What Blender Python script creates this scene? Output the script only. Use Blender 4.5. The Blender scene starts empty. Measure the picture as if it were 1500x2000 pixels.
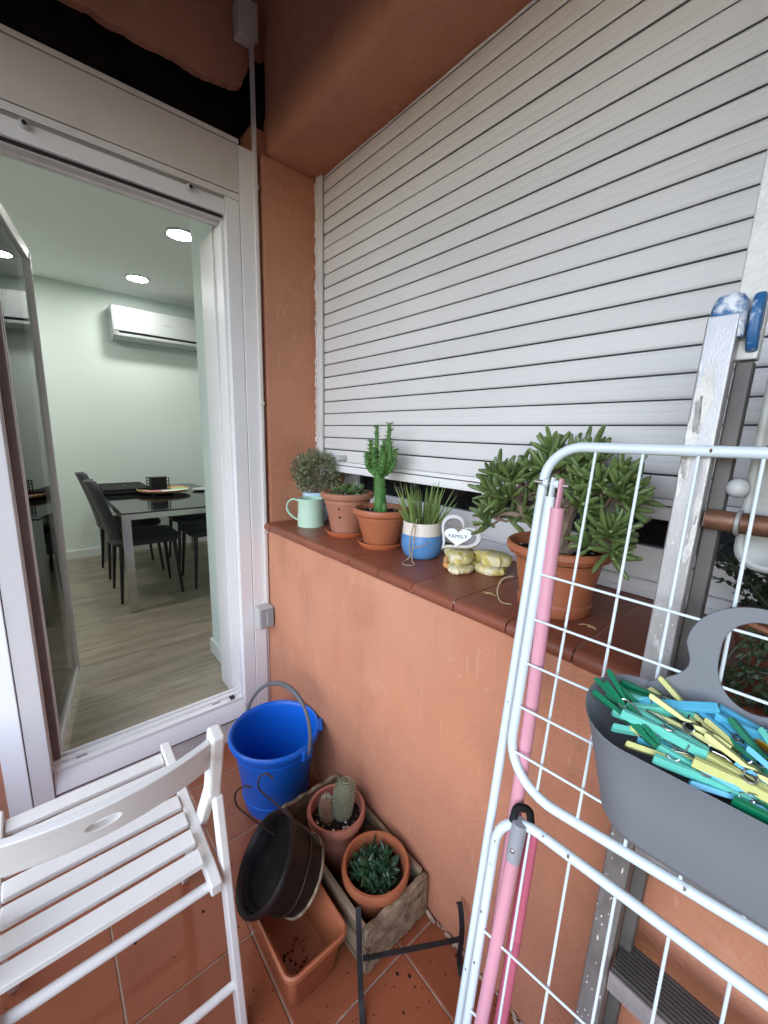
import bpy, bmesh, math, random
from mathutils import Vector, Matrix, Quaternion
from math import radians, sin, cos, pi
random.seed(7)
V = Vector
sc = bpy.context.scene
# ------------------------------------------------------------------ camera
CAM = V((1.697, -0.763, 1.39))
yaw, pitch, roll, FPX = radians(-49.367), radians(-10.635), radians(1.4846), 800.08
fw = V((cos(pitch)*sin(yaw), cos(pitch)*cos(yaw), sin(pitch)))
rt = fw.cross(V((0, 0, 1))).normalized(); up = rt.cross(fw)
rt, up = rt*cos(roll)+up*sin(roll), up*cos(roll)-rt*sin(roll)
cd = bpy.data.cameras.new('camera'); cam = bpy.data.objects.new('camera', cd)
sc.collection.objects.link(cam)
cam.matrix_world = Matrix(((rt.x, up.x, -fw.x, CAM.x), (rt.y, up.y, -fw.y, CAM.y), (rt.z, up.z, -fw.z, CAM.z), (0, 0, 0, 1)))
cd.sensor_fit = 'VERTICAL'; cd.sensor_height = 36; cd.lens = FPX/2000*36
cd.clip_start = 0.02; cd.clip_end = 500
sc.camera = cam
# ------------------------------------------------------------------ sky, sun, exposure
SUN_EL, SUN_AZ = radians(36), radians(160)      # azimuth from +Y towards +X
w = bpy.data.worlds.new('World'); sc.world = w; w.use_nodes = True
wn = w.node_tree.nodes; bg = wn['Background']
sky = wn.new('ShaderNodeTexSky'); sky.sky_type = 'NISHITA'; sky.sun_disc = False
sky.sun_elevation = SUN_EL; sky.sun_rotation = SUN_AZ
sky.air_density = 1.0; sky.dust_density = 0.4; sky.ozone_density = 3.0
w.node_tree.links.new(sky.outputs[0], bg.inputs[0]); bg.inputs[1].default_value = 0.15
sl = bpy.data.lights.new('sun', 'SUN'); sl.energy = 1.0; sl.angle = radians(80); sl.color = (1, .99, .985)
so = bpy.data.objects.new('sun', sl); sc.collection.objects.link(so)
sd = V((sin(SUN_AZ)*cos(SUN_EL), cos(SUN_AZ)*cos(SUN_EL), sin(SUN_EL)))
so.rotation_euler = sd.to_track_quat('Z', 'Y').to_euler(); so.location = (2, -6, 8)
sc.view_settings.view_transform = 'Standard'; sc.view_settings.look = 'None'
sc.view_settings.gamma = 1; sc.view_settings.use_curve_mapping = False
sc.view_settings.exposure = 1.58
sc.render.engine = 'CYCLES'
cy = sc.cycles
cy.use_denoising = True; cy.max_bounces = 10; cy.diffuse_bounces = 5; cy.glossy_bounces = 4
cy.transparent_max_bounces = 12; cy.sample_clamp_indirect = 6; cy.caustics_reflective = False; cy.caustics_refractive = False
cy.use_light_tree = True

# ------------------------------------------------------------------ materials
MATS = {}
def srgb(r, g, b):
    f = lambda c: (c/255/12.92 if c/255 <= .04045 else ((c/255+.055)/1.055)**2.4)
    return (f(r), f(g), f(b))
def mat(name, col, rough=.5, var=.12, scale=6., bump=0., bscale=80., metal=0., spec=.5, col2=None, patch=3., rand=0., coat=0., thr=(.5, .62), stretch=None, sheen=0.):
    m = bpy.data.materials.new(name); m.use_nodes = True; MATS[name] = m
    nt = m.node_tree; N = nt.nodes; L = nt.links; b = N['Principled BSDF']
    tc = N.new('ShaderNodeTexCoord'); src = tc.outputs['Object']
    if stretch:
        mp = N.new('ShaderNodeMapping'); mp.inputs['Scale'].default_value = stretch; L.new(src, mp.inputs[0]); src = mp.outputs[0]
    nz = N.new('ShaderNodeTexNoise'); nz.inputs['Scale'].default_value = scale; nz.inputs['Detail'].default_value = 6; nz.inputs['Roughness'].default_value = .6
    L.new(src, nz.inputs['Vector'])
    cr = N.new('ShaderNodeValToRGB'); e = cr.color_ramp.elements
    e[0].position = .3; e[1].position = .7
    e[0].color = (*[c*(1-var) for c in col], 1); e[1].color = (*[min(1, c*(1+var)) for c in col], 1)
    L.new(nz.outputs['Fac'], cr.inputs[0]); out = cr.outputs[0]
    if col2:
        n2 = N.new('ShaderNodeTexNoise'); n2.inputs['Scale'].default_value = patch; n2.inputs['Detail'].default_value = 8; n2.inputs['Roughness'].default_value = .65
        L.new(src, n2.inputs['Vector'])
        mr = N.new('ShaderNodeMapRange'); mr.inputs[1].default_value = thr[0]; mr.inputs[2].default_value = thr[1]
        L.new(n2.outputs['Fac'], mr.inputs[0])
        mx = N.new('ShaderNodeMix'); mx.data_type = 'RGBA'; mx.inputs['B'].default_value = (*col2, 1)
        L.new(mr.outputs[0], mx.inputs[0]); L.new(out, mx.inputs['A']); out = mx.outputs['Result']
    if rand:
        oi = N.new('ShaderNodeObjectInfo'); hs = N.new('ShaderNodeHueSaturation')
        mr = N.new('ShaderNodeMapRange'); mr.inputs[3].default_value = 1-rand; mr.inputs[4].default_value = 1+rand
        L.new(oi.outputs['Random'], mr.inputs[0]); L.new(mr.outputs[0], hs.inputs['Value']); L.new(out, hs.inputs['Color']); out = hs.outputs[0]
    L.new(out, b.inputs['Base Color'])
    b.inputs['Metallic'].default_value = metal; b.inputs['Specular IOR Level'].default_value = spec
    b.inputs['Coat Weight'].default_value = coat
    if sheen: b.inputs['Sheen Weight'].default_value = sheen
    rr = N.new('ShaderNodeMapRange'); rr.inputs[3].default_value = max(.02, rough-.08); rr.inputs[4].default_value = min(1, rough+.08)
    L.new(nz.outputs['Fac'], rr.inputs[0]); L.new(rr.outputs[0], b.inputs['Roughness'])
    if bump:
        n3 = N.new('ShaderNodeTexNoise'); n3.inputs['Scale'].default_value = bscale; n3.inputs['Detail'].default_value = 5
        L.new(src, n3.inputs['Vector'])
        bp = N.new('ShaderNodeBump'); bp.inputs['Strength'].default_value = min(1, bump); bp.inputs['Distance'].default_value = .004
        L.new(n3.outputs['Fac'], bp.inputs['Height']); L.new(bp.outputs[0], b.inputs['Normal'])
    return m

def ramp_node(N, stops):
    cr = N.new('ShaderNodeValToRGB'); e = cr.color_ramp.elements
    while len(e) < len(stops): e.new(.5)
    for k, (p, c) in enumerate(stops): e[k].position = p; e[k].color = (*c, 1) if len(c) == 3 else c
    return cr

def plaster(name, col, pale, dirt):
    """rough painted render: mottled, fine grain, pale scratches and a few stains"""
    m = mat(name, col, rough=.88, var=.10, scale=2.2, bump=.8, bscale=110, spec=.2, col2=pale, patch=5.5, thr=(.6, .95))
    nt = m.node_tree; N = nt.nodes; L = nt.links; b = N['Principled BSDF']
    tc = N.new('ShaderNodeTexCoord'); base = b.inputs['Base Color'].links[0].from_socket
    # scratches: thin stretched noise ridges
    mp = N.new('ShaderNodeMapping'); mp.inputs['Scale'].default_value = (34, 34, 7); mp.inputs['Rotation'].default_value = (.2, .5, .3)
    L.new(tc.outputs['Object'], mp.inputs[0])
    ns = N.new('ShaderNodeTexNoise'); ns.inputs['Scale'].default_value = 1.2; ns.inputs['Detail'].default_value = 3; L.new(mp.outputs[0], ns.inputs['Vector'])
    mr = N.new('ShaderNodeMapRange'); mr.inputs[1].default_value = .66; mr.inputs[2].default_value = .74; L.new(ns.outputs['Fac'], mr.inputs[0])
    nm = N.new('ShaderNodeMath'); nm.operation = 'MULTIPLY'; nm.inputs[1].default_value = .4; L.new(mr.outputs[0], nm.inputs[0])
    mx = N.new('ShaderNodeMix'); mx.data_type = 'RGBA'; mx.inputs['B'].default_value = (*pale, 1); L.new(nm.outputs[0], mx.inputs[0]); L.new(base, mx.inputs['A'])
    # dirt streaks running down
    mp2 = N.new('ShaderNodeMapping'); mp2.inputs['Scale'].default_value = (11, 11, 1.6); L.new(tc.outputs['Object'], mp2.inputs[0])
    n4 = N.new('ShaderNodeTexNoise'); n4.inputs['Scale'].default_value = 1.; n4.inputs['Detail'].default_value = 7; n4.inputs['Roughness'].default_value = .7; L.new(mp2.outputs[0], n4.inputs['Vector'])
    m4 = N.new('ShaderNodeMapRange'); m4.inputs[1].default_value = .54; m4.inputs[2].default_value = .80; m4.inputs[4].default_value = .5; L.new(n4.outputs['Fac'], m4.inputs[0])
    mx2 = N.new('ShaderNodeMix'); mx2.data_type = 'RGBA'; mx2.inputs['B'].default_value = (*dirt, 1); L.new(m4.outputs[0], mx2.inputs[0]); L.new(mx.outputs['Result'], mx2.inputs['A'])
    out = mx2.outputs['Result']
    # broad patches of fading, fine dark pores, short pale scratches in another direction
    for sc_, det, lo, hi, amt, colr, rot, st in ((1.3, 5, .48, .75, .45, pale, (0, 0, 0), (1, 1, 1)), (1.0, 2, .70, .76, .55, dirt, (0, 0, 0), (95, 95, 80)), (1.0, 3, .70, .77, .6, pale, (.4, -.9, .2), (60, 60, 11)), (1.0, 8, .55, .72, .35, dirt, (0, 0, 0), (5, 5, 4))):
        mp3 = N.new('ShaderNodeMapping'); mp3.inputs['Scale'].default_value = st; mp3.inputs['Rotation'].default_value = rot; L.new(tc.outputs['Object'], mp3.inputs[0])
        n5 = N.new('ShaderNodeTexNoise'); n5.inputs['Scale'].default_value = sc_; n5.inputs['Detail'].default_value = det; L.new(mp3.outputs[0], n5.inputs['Vector'])
        m5 = N.new('ShaderNodeMapRange'); m5.inputs[1].default_value = lo; m5.inputs[2].default_value = hi; m5.inputs[4].default_value = amt; L.new(n5.outputs['Fac'], m5.inputs[0])
        x5 = N.new('ShaderNodeMix'); x5.data_type = 'RGBA'; x5.inputs['B'].default_value = (*colr, 1); L.new(m5.outputs[0], x5.inputs[0]); L.new(out, x5.inputs['A']); out = x5.outputs['Result']
    L.new(out, b.inputs['Base Color'])
    return m

def wood(name, c1, c2, scale=(3, 40, 40), rough=.6, bump=.3, rand=.0, spec=.4):
    m = mat(name, c1, rough=rough, var=.1, scale=3, spec=spec, rand=rand)
    nt = m.node_tree; N = nt.nodes; L = nt.links; b = N['Principled BSDF']
    tc = N.new('ShaderNodeTexCoord'); mp = N.new('ShaderNodeMapping'); mp.inputs['Scale'].default_value = scale; L.new(tc.outputs['Object'], mp.inputs[0])
    oi = N.new('ShaderNodeObjectInfo'); vm = N.new('ShaderNodeVectorMath'); vm.operation = 'ADD'
    cm = N.new('ShaderNodeMath'); cm.operation = 'MULTIPLY'; cm.inputs[1].default_value = 31.; L.new(oi.outputs['Random'], cm.inputs[0])
    L.new(mp.outputs[0], vm.inputs[0]); L.new(cm.outputs[0], vm.inputs[1])
    nz = N.new('ShaderNodeTexNoise'); nz.inputs['Scale'].default_value = 1.; nz.inputs['Detail'].default_value = 9; nz.inputs['Roughness'].default_value = .68; nz.inputs['Distortion'].default_value = .6
    L.new(vm.outputs[0], nz.inputs['Vector'])
    mid = tuple((a+c)/2 for a, c in zip(c1, c2))
    cr = ramp_node(N, [(.32, c2), (.46, mid), (.56, c1), (.72, tuple(min(1, c*1.15) for c in c1))]); L.new(nz.outputs['Fac'], cr.inputs[0])
    old = b.inputs['Base Color'].links[0].from_socket; out = cr.outputs[0]
    if rand:
        hs = old.node; L.new(out, hs.inputs['Color']); out = hs.outputs[0]
    L.new(out, b.inputs['Base Color'])
    bp = N.new('ShaderNodeBump'); bp.inputs['Strength'].default_value = bump; bp.inputs['Distance'].default_value = .003
    L.new(nz.outputs['Fac'], bp.inputs['Height']); L.new(bp.outputs[0], b.inputs['Normal'])
    return m

def glass(name, tint=(.9, .95, .93), f0=.06):
    m = bpy.data.materials.new(name); m.use_nodes = True; MATS[name] = m
    nt = m.node_tree; N = nt.nodes; L = nt.links; N.remove(N['Principled BSDF'])
    tr = N.new('ShaderNodeBsdfTransparent'); tr.inputs[0].default_value = (*tint, 1)
    gl = N.new('ShaderNodeBsdfGlossy'); gl.inputs['Roughness'].default_value = .01
    fr = N.new('ShaderNodeFresnel'); fr.inputs[0].default_value = 1.5
    mx = N.new('ShaderNodeMixShader'); L.new(fr.outputs[0], mx.inputs[0]); L.new(tr.outputs[0], mx.inputs[1]); L.new(gl.outputs[0], mx.inputs[2])
    L.new(mx.outputs[0], N['Material Output'].inputs[0]); return m

def emit(name, col, strength):
    m = bpy.data.materials.new(name); m.use_nodes = True; MATS[name] = m
    b = m.node_tree.nodes['Principled BSDF']; b.inputs['Base Color'].default_value = (.8, .8, .8, 1)
    b.inputs['Emission Color'].default_value = (*col, 1); b.inputs['Emission Strength'].default_value = strength
    return m

plaster('plaster', (.49, .214, .128), (.61, .34, .235), (.29, .13, .08))
mat('asphalt', (.05, .05, .052), .9, .2, 1)
mat('ceiling_paint', (.42, .40, .39), .9, .05, 3, bump=.2, bscale=100, spec=.2)
mat('dark_void', (.022, .017, .014), .95, .5, 9, bump=.5, bscale=25, spec=.1)
mat('raw_edge', (.13, .085, .07), .95, .4, 20, bump=.6, bscale=50, spec=.1)
mat('floor_tile', (.31, .094, .043), .46, .18, 5, bump=.14, bscale=30, spec=.32, col2=(.205, .062, .031), patch=2.6, thr=(.42, .7), rand=.09)
mat('grout', (.36, .27, .21), .95, .3, 30, bump=.5, bscale=120, spec=.1)
mat('sill_tile', (.27, .082, .043), .42, .2, 7, bump=.2, bscale=40, spec=.36, col2=(.17, .060, .040), patch=4, thr=(.45, .75), rand=.10)
mat('white_alu', (.78, .77, .77), .34, .03, 3, spec=.5, col2=(.62, .59, .56), patch=6, thr=(.62, .9))
mat('white_alu_dirty', (.70, .68, .665), .42, .05, 3, spec=.4, col2=(.50, .46, .42), patch=5, thr=(.5, .85))
mat('box_cream', (.62, .585, .55), .5, .05, 3, spec=.4, col2=(.48, .44, .40), patch=7, thr=(.55, .9))
mat('grey_alu', (.36, .335, .315), .35, .06, 5, spec=.5, metal=.25)
mat('leaf_alu', (.70, .685, .67), .35, .05, 4, spec=.5)
mat('gasket', (.17, .12, .11), .6, .2, 10)
mat('black', (.012, .012, .013), .5, .2, 10)
mat('shutter_slat', (.675, .662, .658), .42, .02, 2.5, spec=.4, col2=(.575, .555, .54), patch=2.2, thr=(.5, .95), rand=.03, bump=.05, bscale=14)
glass('door_glass'); 
mat('dark_pane', (.012, .013, .015), .06, .2, 4, spec=.5)
mat('grey_plastic', (.30, .305, .325), .45, .04, 5, spec=.4)
mat('handle_grey', (.125, .125, .135), .45, .05, 5, spec=.4)
mat('grey_plastic_light', (.47, .46, .45), .45, .05, 5, spec=.4)
mat('conduit_white', (.68, .63, .60), .5, .05, 5, spec=.4)
mat('room_wall', (.70, .785, .74), .75, .02, 2, bump=.06, bscale=90, spec=.2)
mat('room_ceiling', (.83, .85, .835), .8, .015, 2, spec=.2)
mat('room_white', (.70, .72, .71), .5, .03, 3)
wood('laminate', (.30, .255, .195), (.19, .155, .115), scale=(26, 2.2, 10), rough=.38, bump=.05, rand=.06)
mat('ac_white', (.46, .495, .49), .22, .01, 2, spec=.5)
mat('chair_fabric', (.028, .028, .033), .8, .2, 120, bump=.2, bscale=400, sheen=.1)
mat('black_metal', (.012, .012, .013), .35, .2, 20, metal=.2)
mat('table_glass', (.010, .011, .011), .04, .1, 3, spec=.7)
mat('chrome', (.55, .55, .54), .22, .08, 8, metal=1)
wood('tray_wood', (.50, .30, .14), (.33, .18, .08), scale=(20, 20, 20), rough=.4, bump=.05)
mat('paper_green', (.32, .62, .22), .8, .1, 20); mat('paper_white', (.75, .74, .72), .8, .05, 20); mat('paper_pink', (.6, .25, .3), .8, .1, 20)
mat('terracotta_plastic', (.38, .125, .058), .45, .05, 6, spec=.4, bump=.05, bscale=60)
mat('terracotta_old', (.36, .155, .095), .6, .08, 9, spec=.3, bump=.12, bscale=60, col2=(.42, .22, .15), patch=8, thr=(.5, .8))
mat('terracotta_bright', (.44, .125, .05), .4, .06, 6, spec=.45)
mat('terracotta_pink', (.40, .155, .105), .45, .06, 9, spec=.4, col2=(.47, .25, .20), patch=12, thr=(.6, .8))
mat('soil', (.018, .013, .010), .95, .5, 60, bump=1., bscale=150, spec=.2)
mat('grit_white', (.6, .57, .52), .8, .1, 30); mat('bark_chip', (.10, .06, .035), .9, .3, 40)
mat('mint_enamel', (.50, .70, .56), .28, .04, 5, spec=.5, col2=(.42, .60, .46), patch=5, thr=(.5, .9))
mat('pale_blue_glaze', (.50, .68, .80), .35, .08, 8)
mat('leaf_bush', (.17, .195, .10), .55, .35, 40, rand=.1, col2=(.36, .35, .20), patch=60, thr=(.5, .62))
mat('leaf_jade', (.115, .168, .052), .34, .25, 30, spec=.5, rand=.30, coat=.1, col2=(.20, .17, .06), patch=22, thr=(.62, .75))
mat('leaf_mid', (.10, .17, .06), .45, .2, 20, rand=.2)
mat('leaf_dark', (.030, .075, .034), .4, .25, 20, rand=.3, spec=.5)
mat('leaf_trail', (.05, .075, .032), .5, .25, 20, rand=.3)
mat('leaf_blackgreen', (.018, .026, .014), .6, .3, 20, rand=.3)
mat('grass_blade', (.15, .22, .055), .5, .25, 12, rand=.3, col2=(.30, .24, .07), patch=9, thr=(.55, .7))
mat('cactus_green', (.055, .165, .030), .5, .4, 45, bump=1., bscale=150, col2=(.11, .20, .06), patch=40, thr=(.55, .68))
mat('cactus_spine', (.13, .24, .06), .5, .2, 30)
mat('spine', (.36, .33, .2), .6, .1, 30)
mat('mammillaria', (.10, .115, .055), .7, .25, 40, bump=.6, bscale=220, col2=(.20, .16, .06), patch=7, thr=(.5, .7))
mat('cactus_brown', (.20, .09, .055), .8, .3, 40, bump=.6, bscale=200)
mat('spine_white', (.50, .45, .34), .7, .1, 30)
mat('bark', (.22, .155, .11), .85, .3, 14, bump=.8, bscale=60, col2=(.12, .075, .05), patch=10)
mat('blue_glaze', (.085, .23, .48), .4, .15, 12, bump=.12, bscale=50)
mat('cream_glaze', (.70, .62, .54), .5, .08, 12, bump=.12, bscale=50)
mat('twine', (.36, .27, .17), .9, .2, 60, bump=.5, bscale=300)
mat('heart_wood', (.58, .57, .56), .5, .06, 10)
mat('plaque_white', (.80, .82, .84), .4, .02, 5); mat('old_paint', (.66, .64, .60), .6, .12, 60, bump=.6, bscale=160); mat('ink', (.05, .055, .06), .6, .1, 5)
mat('resin_yellow', (.56, .47, .11), .55, .2, 30, bump=.9, bscale=70, col2=(.66, .60, .40), patch=34, thr=(.42, .58))
mat('resin_orange', (.60, .28, .10), .5, .25, 30, bump=.5, bscale=70, col2=(.66, .55, .32), patch=22)
mat('bucket_blue', (.006, .125, .60), .34, .05, 4, spec=.45)
wood('old_wood', (.33, .26, .175), (.11, .075, .045), scale=(3.5, 26, 26), rough=.85, bump=.9, spec=.15)
mat('brown_plastic', (.013, .009, .008), .45, .15, 6, spec=.26, col2=(.020, .014, .012), patch=5)
mat('black_plastic', (.0045, .0045, .005), .6, .2, 6, spec=.18, col2=(.016, .016, .016), patch=6)
mat('brown_wire', (.035, .018, .012), .55, .2, 30)
mat('iron', (.022, .022, .024), .5, .3, 20, metal=.4, bump=.2, bscale=90)
mat('white_paint_wood', (.72, .705, .67), .45, .05, 5, spec=.35, col2=(.50, .44, .37), patch=9, thr=(.64, .80), bump=.12, bscale=40)
mat('rack_white', (.62, .70, .72), .25, .02, 4, spec=.5)
mat('rack_pink', (.62, .29, .355), .38, .05, 4, spec=.4); mat('rack_rose', (.55, .13, .20), .38, .05, 4, spec=.4)
mat('basket_grey', (.165, .175, .19), .5, .05, 3, spec=.35, bump=.04, bscale=200)
mat('peg_green', (.004, .17, .078), .4, .05, 6); mat('peg_blue', (.10, .45, .64), .4, .05, 6); mat('peg_yellow', (.62, .61, .23), .4, .05, 6)
mat('peg_mint', (.14, .56, .45), .4, .05, 6); mat('peg_orange', (.75, .33, .02), .4, .05, 6); mat('peg_red', (.55, .06, .10), .4, .05, 6); mat('peg_teal', (.04, .20, .28), .4, .05, 6)
mat('spring_steel', (.5, .5, .5), .3, .1, 30, metal=1)
mat('ladder_alu', (.40, .385, .385), .40, .14, 8, metal=.5, col2=(.60, .59, .57), patch=7, thr=(.60, .66), stretch=(4, 4, 1.4), bump=.15, bscale=120)
mat('ladder_dark', (.105, .095, .088), .55, .25, 14, metal=.3, col2=(.58, .54, .48), patch=6, thr=(.70, .74))
mat('ladder_shade_dirt', (.19, .175, .165), .5, .25, 12, metal=.3, col2=(.55, .51, .46), patch=9, thr=(.66, .70), stretch=(4, 4, 1.4), bump=.2, bscale=120)  # darker lower stile: shade and dirt both put into the colour
mat('ladder_blue', (.02, .11, .27), .4, .1, 10, col2=(.68, .70, .72), patch=16, thr=(.52, .6))
mat('rust', (.16, .075, .042), .5, .3, 20, metal=.5, bump=.3, bscale=70, col2=(.33, .30, .28), patch=14, thr=(.55, .68))
mat('tray_alu', (.30, .30, .285), .5, .12, 5, metal=.35, col2=(.22, .21, .17), patch=5)
mat('dry_straw', (.42, .28, .13), .9, .2, 30)

# ------------------------------------------------------------------ mesh builder
COL = sc.collection
def root_of(o):
    while o.parent: o = o.parent
    return o
LOCAL = set()
def thing(name, label, cat, loc=(0, 0, 0), group=None, rz=0., local=False):
    o = bpy.data.objects.new(name, None); COL.objects.link(o); o.empty_display_size = .05
    o.location = loc; o.rotation_euler = (0, 0, rz); o['label'] = label; o['category'] = cat
    if group: o['group'] = group
    if local: LOCAL.add(o)
    return o
def tag(o, label=None, cat=None, group=None, kind=None):
    for k, val in (('label', label), ('category', cat), ('group', group), ('kind', kind)):
        if val: o[k] = val
    return o
def fillet(pts, r, n=7):
    pts = [V(p) for p in pts]; out = [pts[0]]
    for i in range(1, len(pts)-1):
        a, b, c = pts[i-1], pts[i], pts[i+1]; ri = r[i-1] if isinstance(r, (list, tuple)) else r
        d1 = (a-b).normalized(); d2 = (c-b).normalized(); ang = d1.angle(d2)
        if ri <= 0 or ang > 3.1: out.append(b); continue
        t = min(ri/math.tan(ang/2), (a-b).length*.49 if i > 1 else (a-b).length*.98, (c-b).length*.49 if i < len(pts)-2 else (c-b).length*.98)
        rr = t*math.tan(ang/2); ctr = b+(d1+d2).normalized()*(rr/sin(ang/2))
        p1 = b+d1*t; p2 = b+d2*t; v1 = p1-ctr; v2 = p2-ctr; th = v1.angle(v2); ax = v1.cross(v2).normalized()
        for k in range(n+1): out.append(ctr+Quaternion(ax, th*k/n) @ v1)
    out.append(pts[-1]); return out
class MB:
    def __init__(s): s.v = []; s.f = []
    def box(s, x0, x1, y0, y1, z0, z1):
        return s.hexa([(x0, y0, z0), (x1, y0, z0), (x1, y1, z0), (x0, y1, z0), (x0, y0, z1), (x1, y0, z1), (x1, y1, z1), (x0, y1, z1)])
    def hexa(s, p):
        n = len(s.v); s.v += [V(q) for q in p]
        s.f += [tuple(n+i for i in q) for q in ((0, 3, 2, 1), (4, 5, 6, 7), (0, 1, 5, 4), (1, 2, 6, 5), (2, 3, 7, 6), (3, 0, 4, 7))]; return s
    def obox(s, c, ax, ay, az):
        c, ax, ay, az = V(c), V(ax), V(ay), V(az)
        return s.hexa([c-ax-ay-az, c+ax-ay-az, c+ax+ay-az, c-ax+ay-az, c-ax-ay+az, c+ax-ay+az, c+ax+ay+az, c-ax+ay+az])
    def beam(s, a, b, w, t, side):
        """rectangular bar from a to b; width w along 'side', thickness t across"""
        a, b = V(a), V(b); d = (b-a); L = d.length; d.normalize(); sd_ = V(side); sd_ = (sd_-d*sd_.dot(d)).normalized(); th = d.cross(sd_)
        return s.obox((a+b)/2, sd_*w/2, th*t/2, d*L/2)
    def tube(s, pts, r, seg=10, caps=True, closed=False, flat=None):
        pts = [V(p) for p in pts]; n = len(pts); rs = r if isinstance(r, (list, tuple)) else [r]*n
        tang = []
        for i in range(n):
            if closed: t = pts[(i+1) % n]-pts[i-1]
            else: t = pts[min(i+1, n-1)]-pts[max(i-1, 0)]
            tang.append(t.normalized())
        ref = V((0, 0, 1)) if abs(tang[0].z) < .9 else V((1, 0, 0))
        if flat is not None: ref = V(flat)
        u = (ref-tang[0]*ref.dot(tang[0])).normalized(); base = len(s.v); sq = 1. if flat is None else .5
        for i in range(n):
            if i:
                ax = tang[i-1].cross(tang[i])
                if ax.length > 1e-8: u = Quaternion(ax.normalized(), tang[i-1].angle(tang[i])) @ u
            u = (u-tang[i]*u.dot(tang[i])).normalized(); w2 = tang[i].cross(u)
            for k in range(seg):
                a = 2*pi*k/seg; s.v.append(pts[i]+(u*cos(a)*sq+w2*sin(a))*rs[i])
        m = n if closed else n-1
        for i in range(m):
            for k in range(seg):
                a = base+i*seg+k; b = base+i*seg+(k+1) % seg; j = (i+1) % n
                s.f.append((a, b, base+j*seg+(k+1) % seg, base+j*seg+k))
        if caps and not closed:
            s.f.append(tuple(base+k for k in range(seg))[::-1]); s.f.append(tuple(base+(n-1)*seg+k for k in range(seg)))
        return s
    def lathe(s, prof, c=(0, 0, 0), seg=40, mtx=None, sx=1., sy=1., close=False, wob=0.):
        base = len(s.v); c = V(c); n = len(prof); ph = random.random()*6
        for (r, z) in prof:
            for k in range(seg):
                a = 2*pi*k/seg; q = r*(1+wob*sin(3*a+ph)); p = V((q*cos(a)*sx, q*sin(a)*sy, z)); p = (mtx @ p) if mtx else p
                s.v.append(p+c)
        for i in range(n if close else n-1):
            j = (i+1) % n
            for k in range(seg):
                s.f.append((base+i*seg+k, base+i*seg+(k+1) % seg, base+j*seg+(k+1) % seg, base+j*seg+k))
        if not close:
            if prof[0][0] > 1e-6: s.f.append(tuple(base+k for k in range(seg))[::-1])
            if prof[-1][0] > 1e-6: s.f.append(tuple(base+(n-1)*seg+k for k in range(seg)))
        return s
    def loft(s, rings, close=False, caps=True):
        base = len(s.v); m = len(rings[0]); n = len(rings)
        for r in rings: s.v += [V(p) for p in r]
        for i in range(n if close else n-1):
            j = (i+1) % n
            for k in range(m):
                s.f.append((base+i*m+k, base+i*m+(k+1) % m, base+j*m+(k+1) % m, base+j*m+k))
        if caps and not close:
            s.f.append(tuple(base+k for k in range(m))[::-1]); s.f.append(tuple(base+(n-1)*m+k for k in range(m)))
        return s
    def prism(s, poly, fn, d0, d1):
        """2-D outline poly extruded: fn(a, b, d) -> point"""
        return s.loft([[fn(a, b, d0) for a, b in poly], [fn(a, b, d1) for a, b in poly]])
    def ring_plate(s, outer, inner, fn, d0, d1):
        """plate with a hole: outer and inner have the same number of points"""
        return s.loft([[fn(a, b, d0) for a, b in outer], [fn(a, b, d1) for a, b in outer], [fn(a, b, d1) for a, b in inner], [fn(a, b, d0) for a, b in inner]], close=True)
    def ico(s, c, r, sub=1, sc3=(1, 1, 1), jit=0.):
        bm = bmesh.new(); bmesh.ops.create_icosphere(bm, subdivisions=sub, radius=1); n = len(s.v)
        for q in bm.verts:
            k = 1+random.uniform(-jit, jit); s.v.append(V(c)+V((q.co.x*sc3[0], q.co.y*sc3[1], q.co.z*sc3[2]))*r*k)
        for f in bm.faces: s.f.append(tuple(n+q.index for q in f.verts))
        bm.free(); return s
    def mesh(s, name, m, smooth=35, off=V((0, 0, 0))):
        me = bpy.data.meshes.new(name); me.from_pydata([tuple(q-off) for q in s.v], [], s.f)
        bm = bmesh.new(); bm.from_mesh(me); bmesh.ops.recalc_face_normals(bm, faces=bm.faces); bm.to_mesh(me); bm.free()
        me.materials.append(MATS[m])
        if smooth:
            me.polygons.foreach_set('use_smooth', [True]*len(me.polygons)); me.set_sharp_from_angle(angle=radians(smooth))
        me.update(); return me
    def build(s, name, m, parent=None, smooth=35, bevel=0., seg=2, sub=0, label=None, kind=None):
        off = V((0, 0, 0))
        if parent is not None:
            r = root_of(parent)
            if r not in LOCAL: off = V(r.location)
        me = s.mesh(name, m, smooth, off)
        o = bpy.data.objects.new(name, me); COL.objects.link(o)
        if parent is not None: o.parent = parent
        if bevel:
            md = o.modifiers.new('Bevel', 'BEVEL'); md.width = bevel; md.segments = seg; md.limit_method = 'ANGLE'; md.angle_limit = radians(40)
            me.polygons.foreach_set('use_smooth', [True]*len(me.polygons)); md.harden_normals = True
        if sub: md = o.modifiers.new('Sub', 'SUBSURF'); md.levels = sub; md.render_levels = sub
        if label: o['label'] = label
        if kind: o['kind'] = kind
        return o
    def single(s, name, m, label, cat, base, group=None, **kw):
        """a thing of one mesh, its origin at base"""
        kind = kw.pop('kind', None); sm = kw.pop('smooth', 35)
        base = V(base); s.v = [q-base for q in s.v]
        o = s.build(name, m, smooth=sm, **kw); o.location = base
        return tag(o, label, cat, group, kind)
def inst(me, name, parent, M4):
    """a piece sharing mesh data; M4 in world space of an unrotated root"""
    o = bpy.data.objects.new(name, me); COL.objects.link(o); o.parent = parent
    off = V((0, 0, 0)) if root_of(parent) in LOCAL else V(root_of(parent).location)
    o.matrix_local = Matrix.Translation(-off) @ M4
    return o
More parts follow.
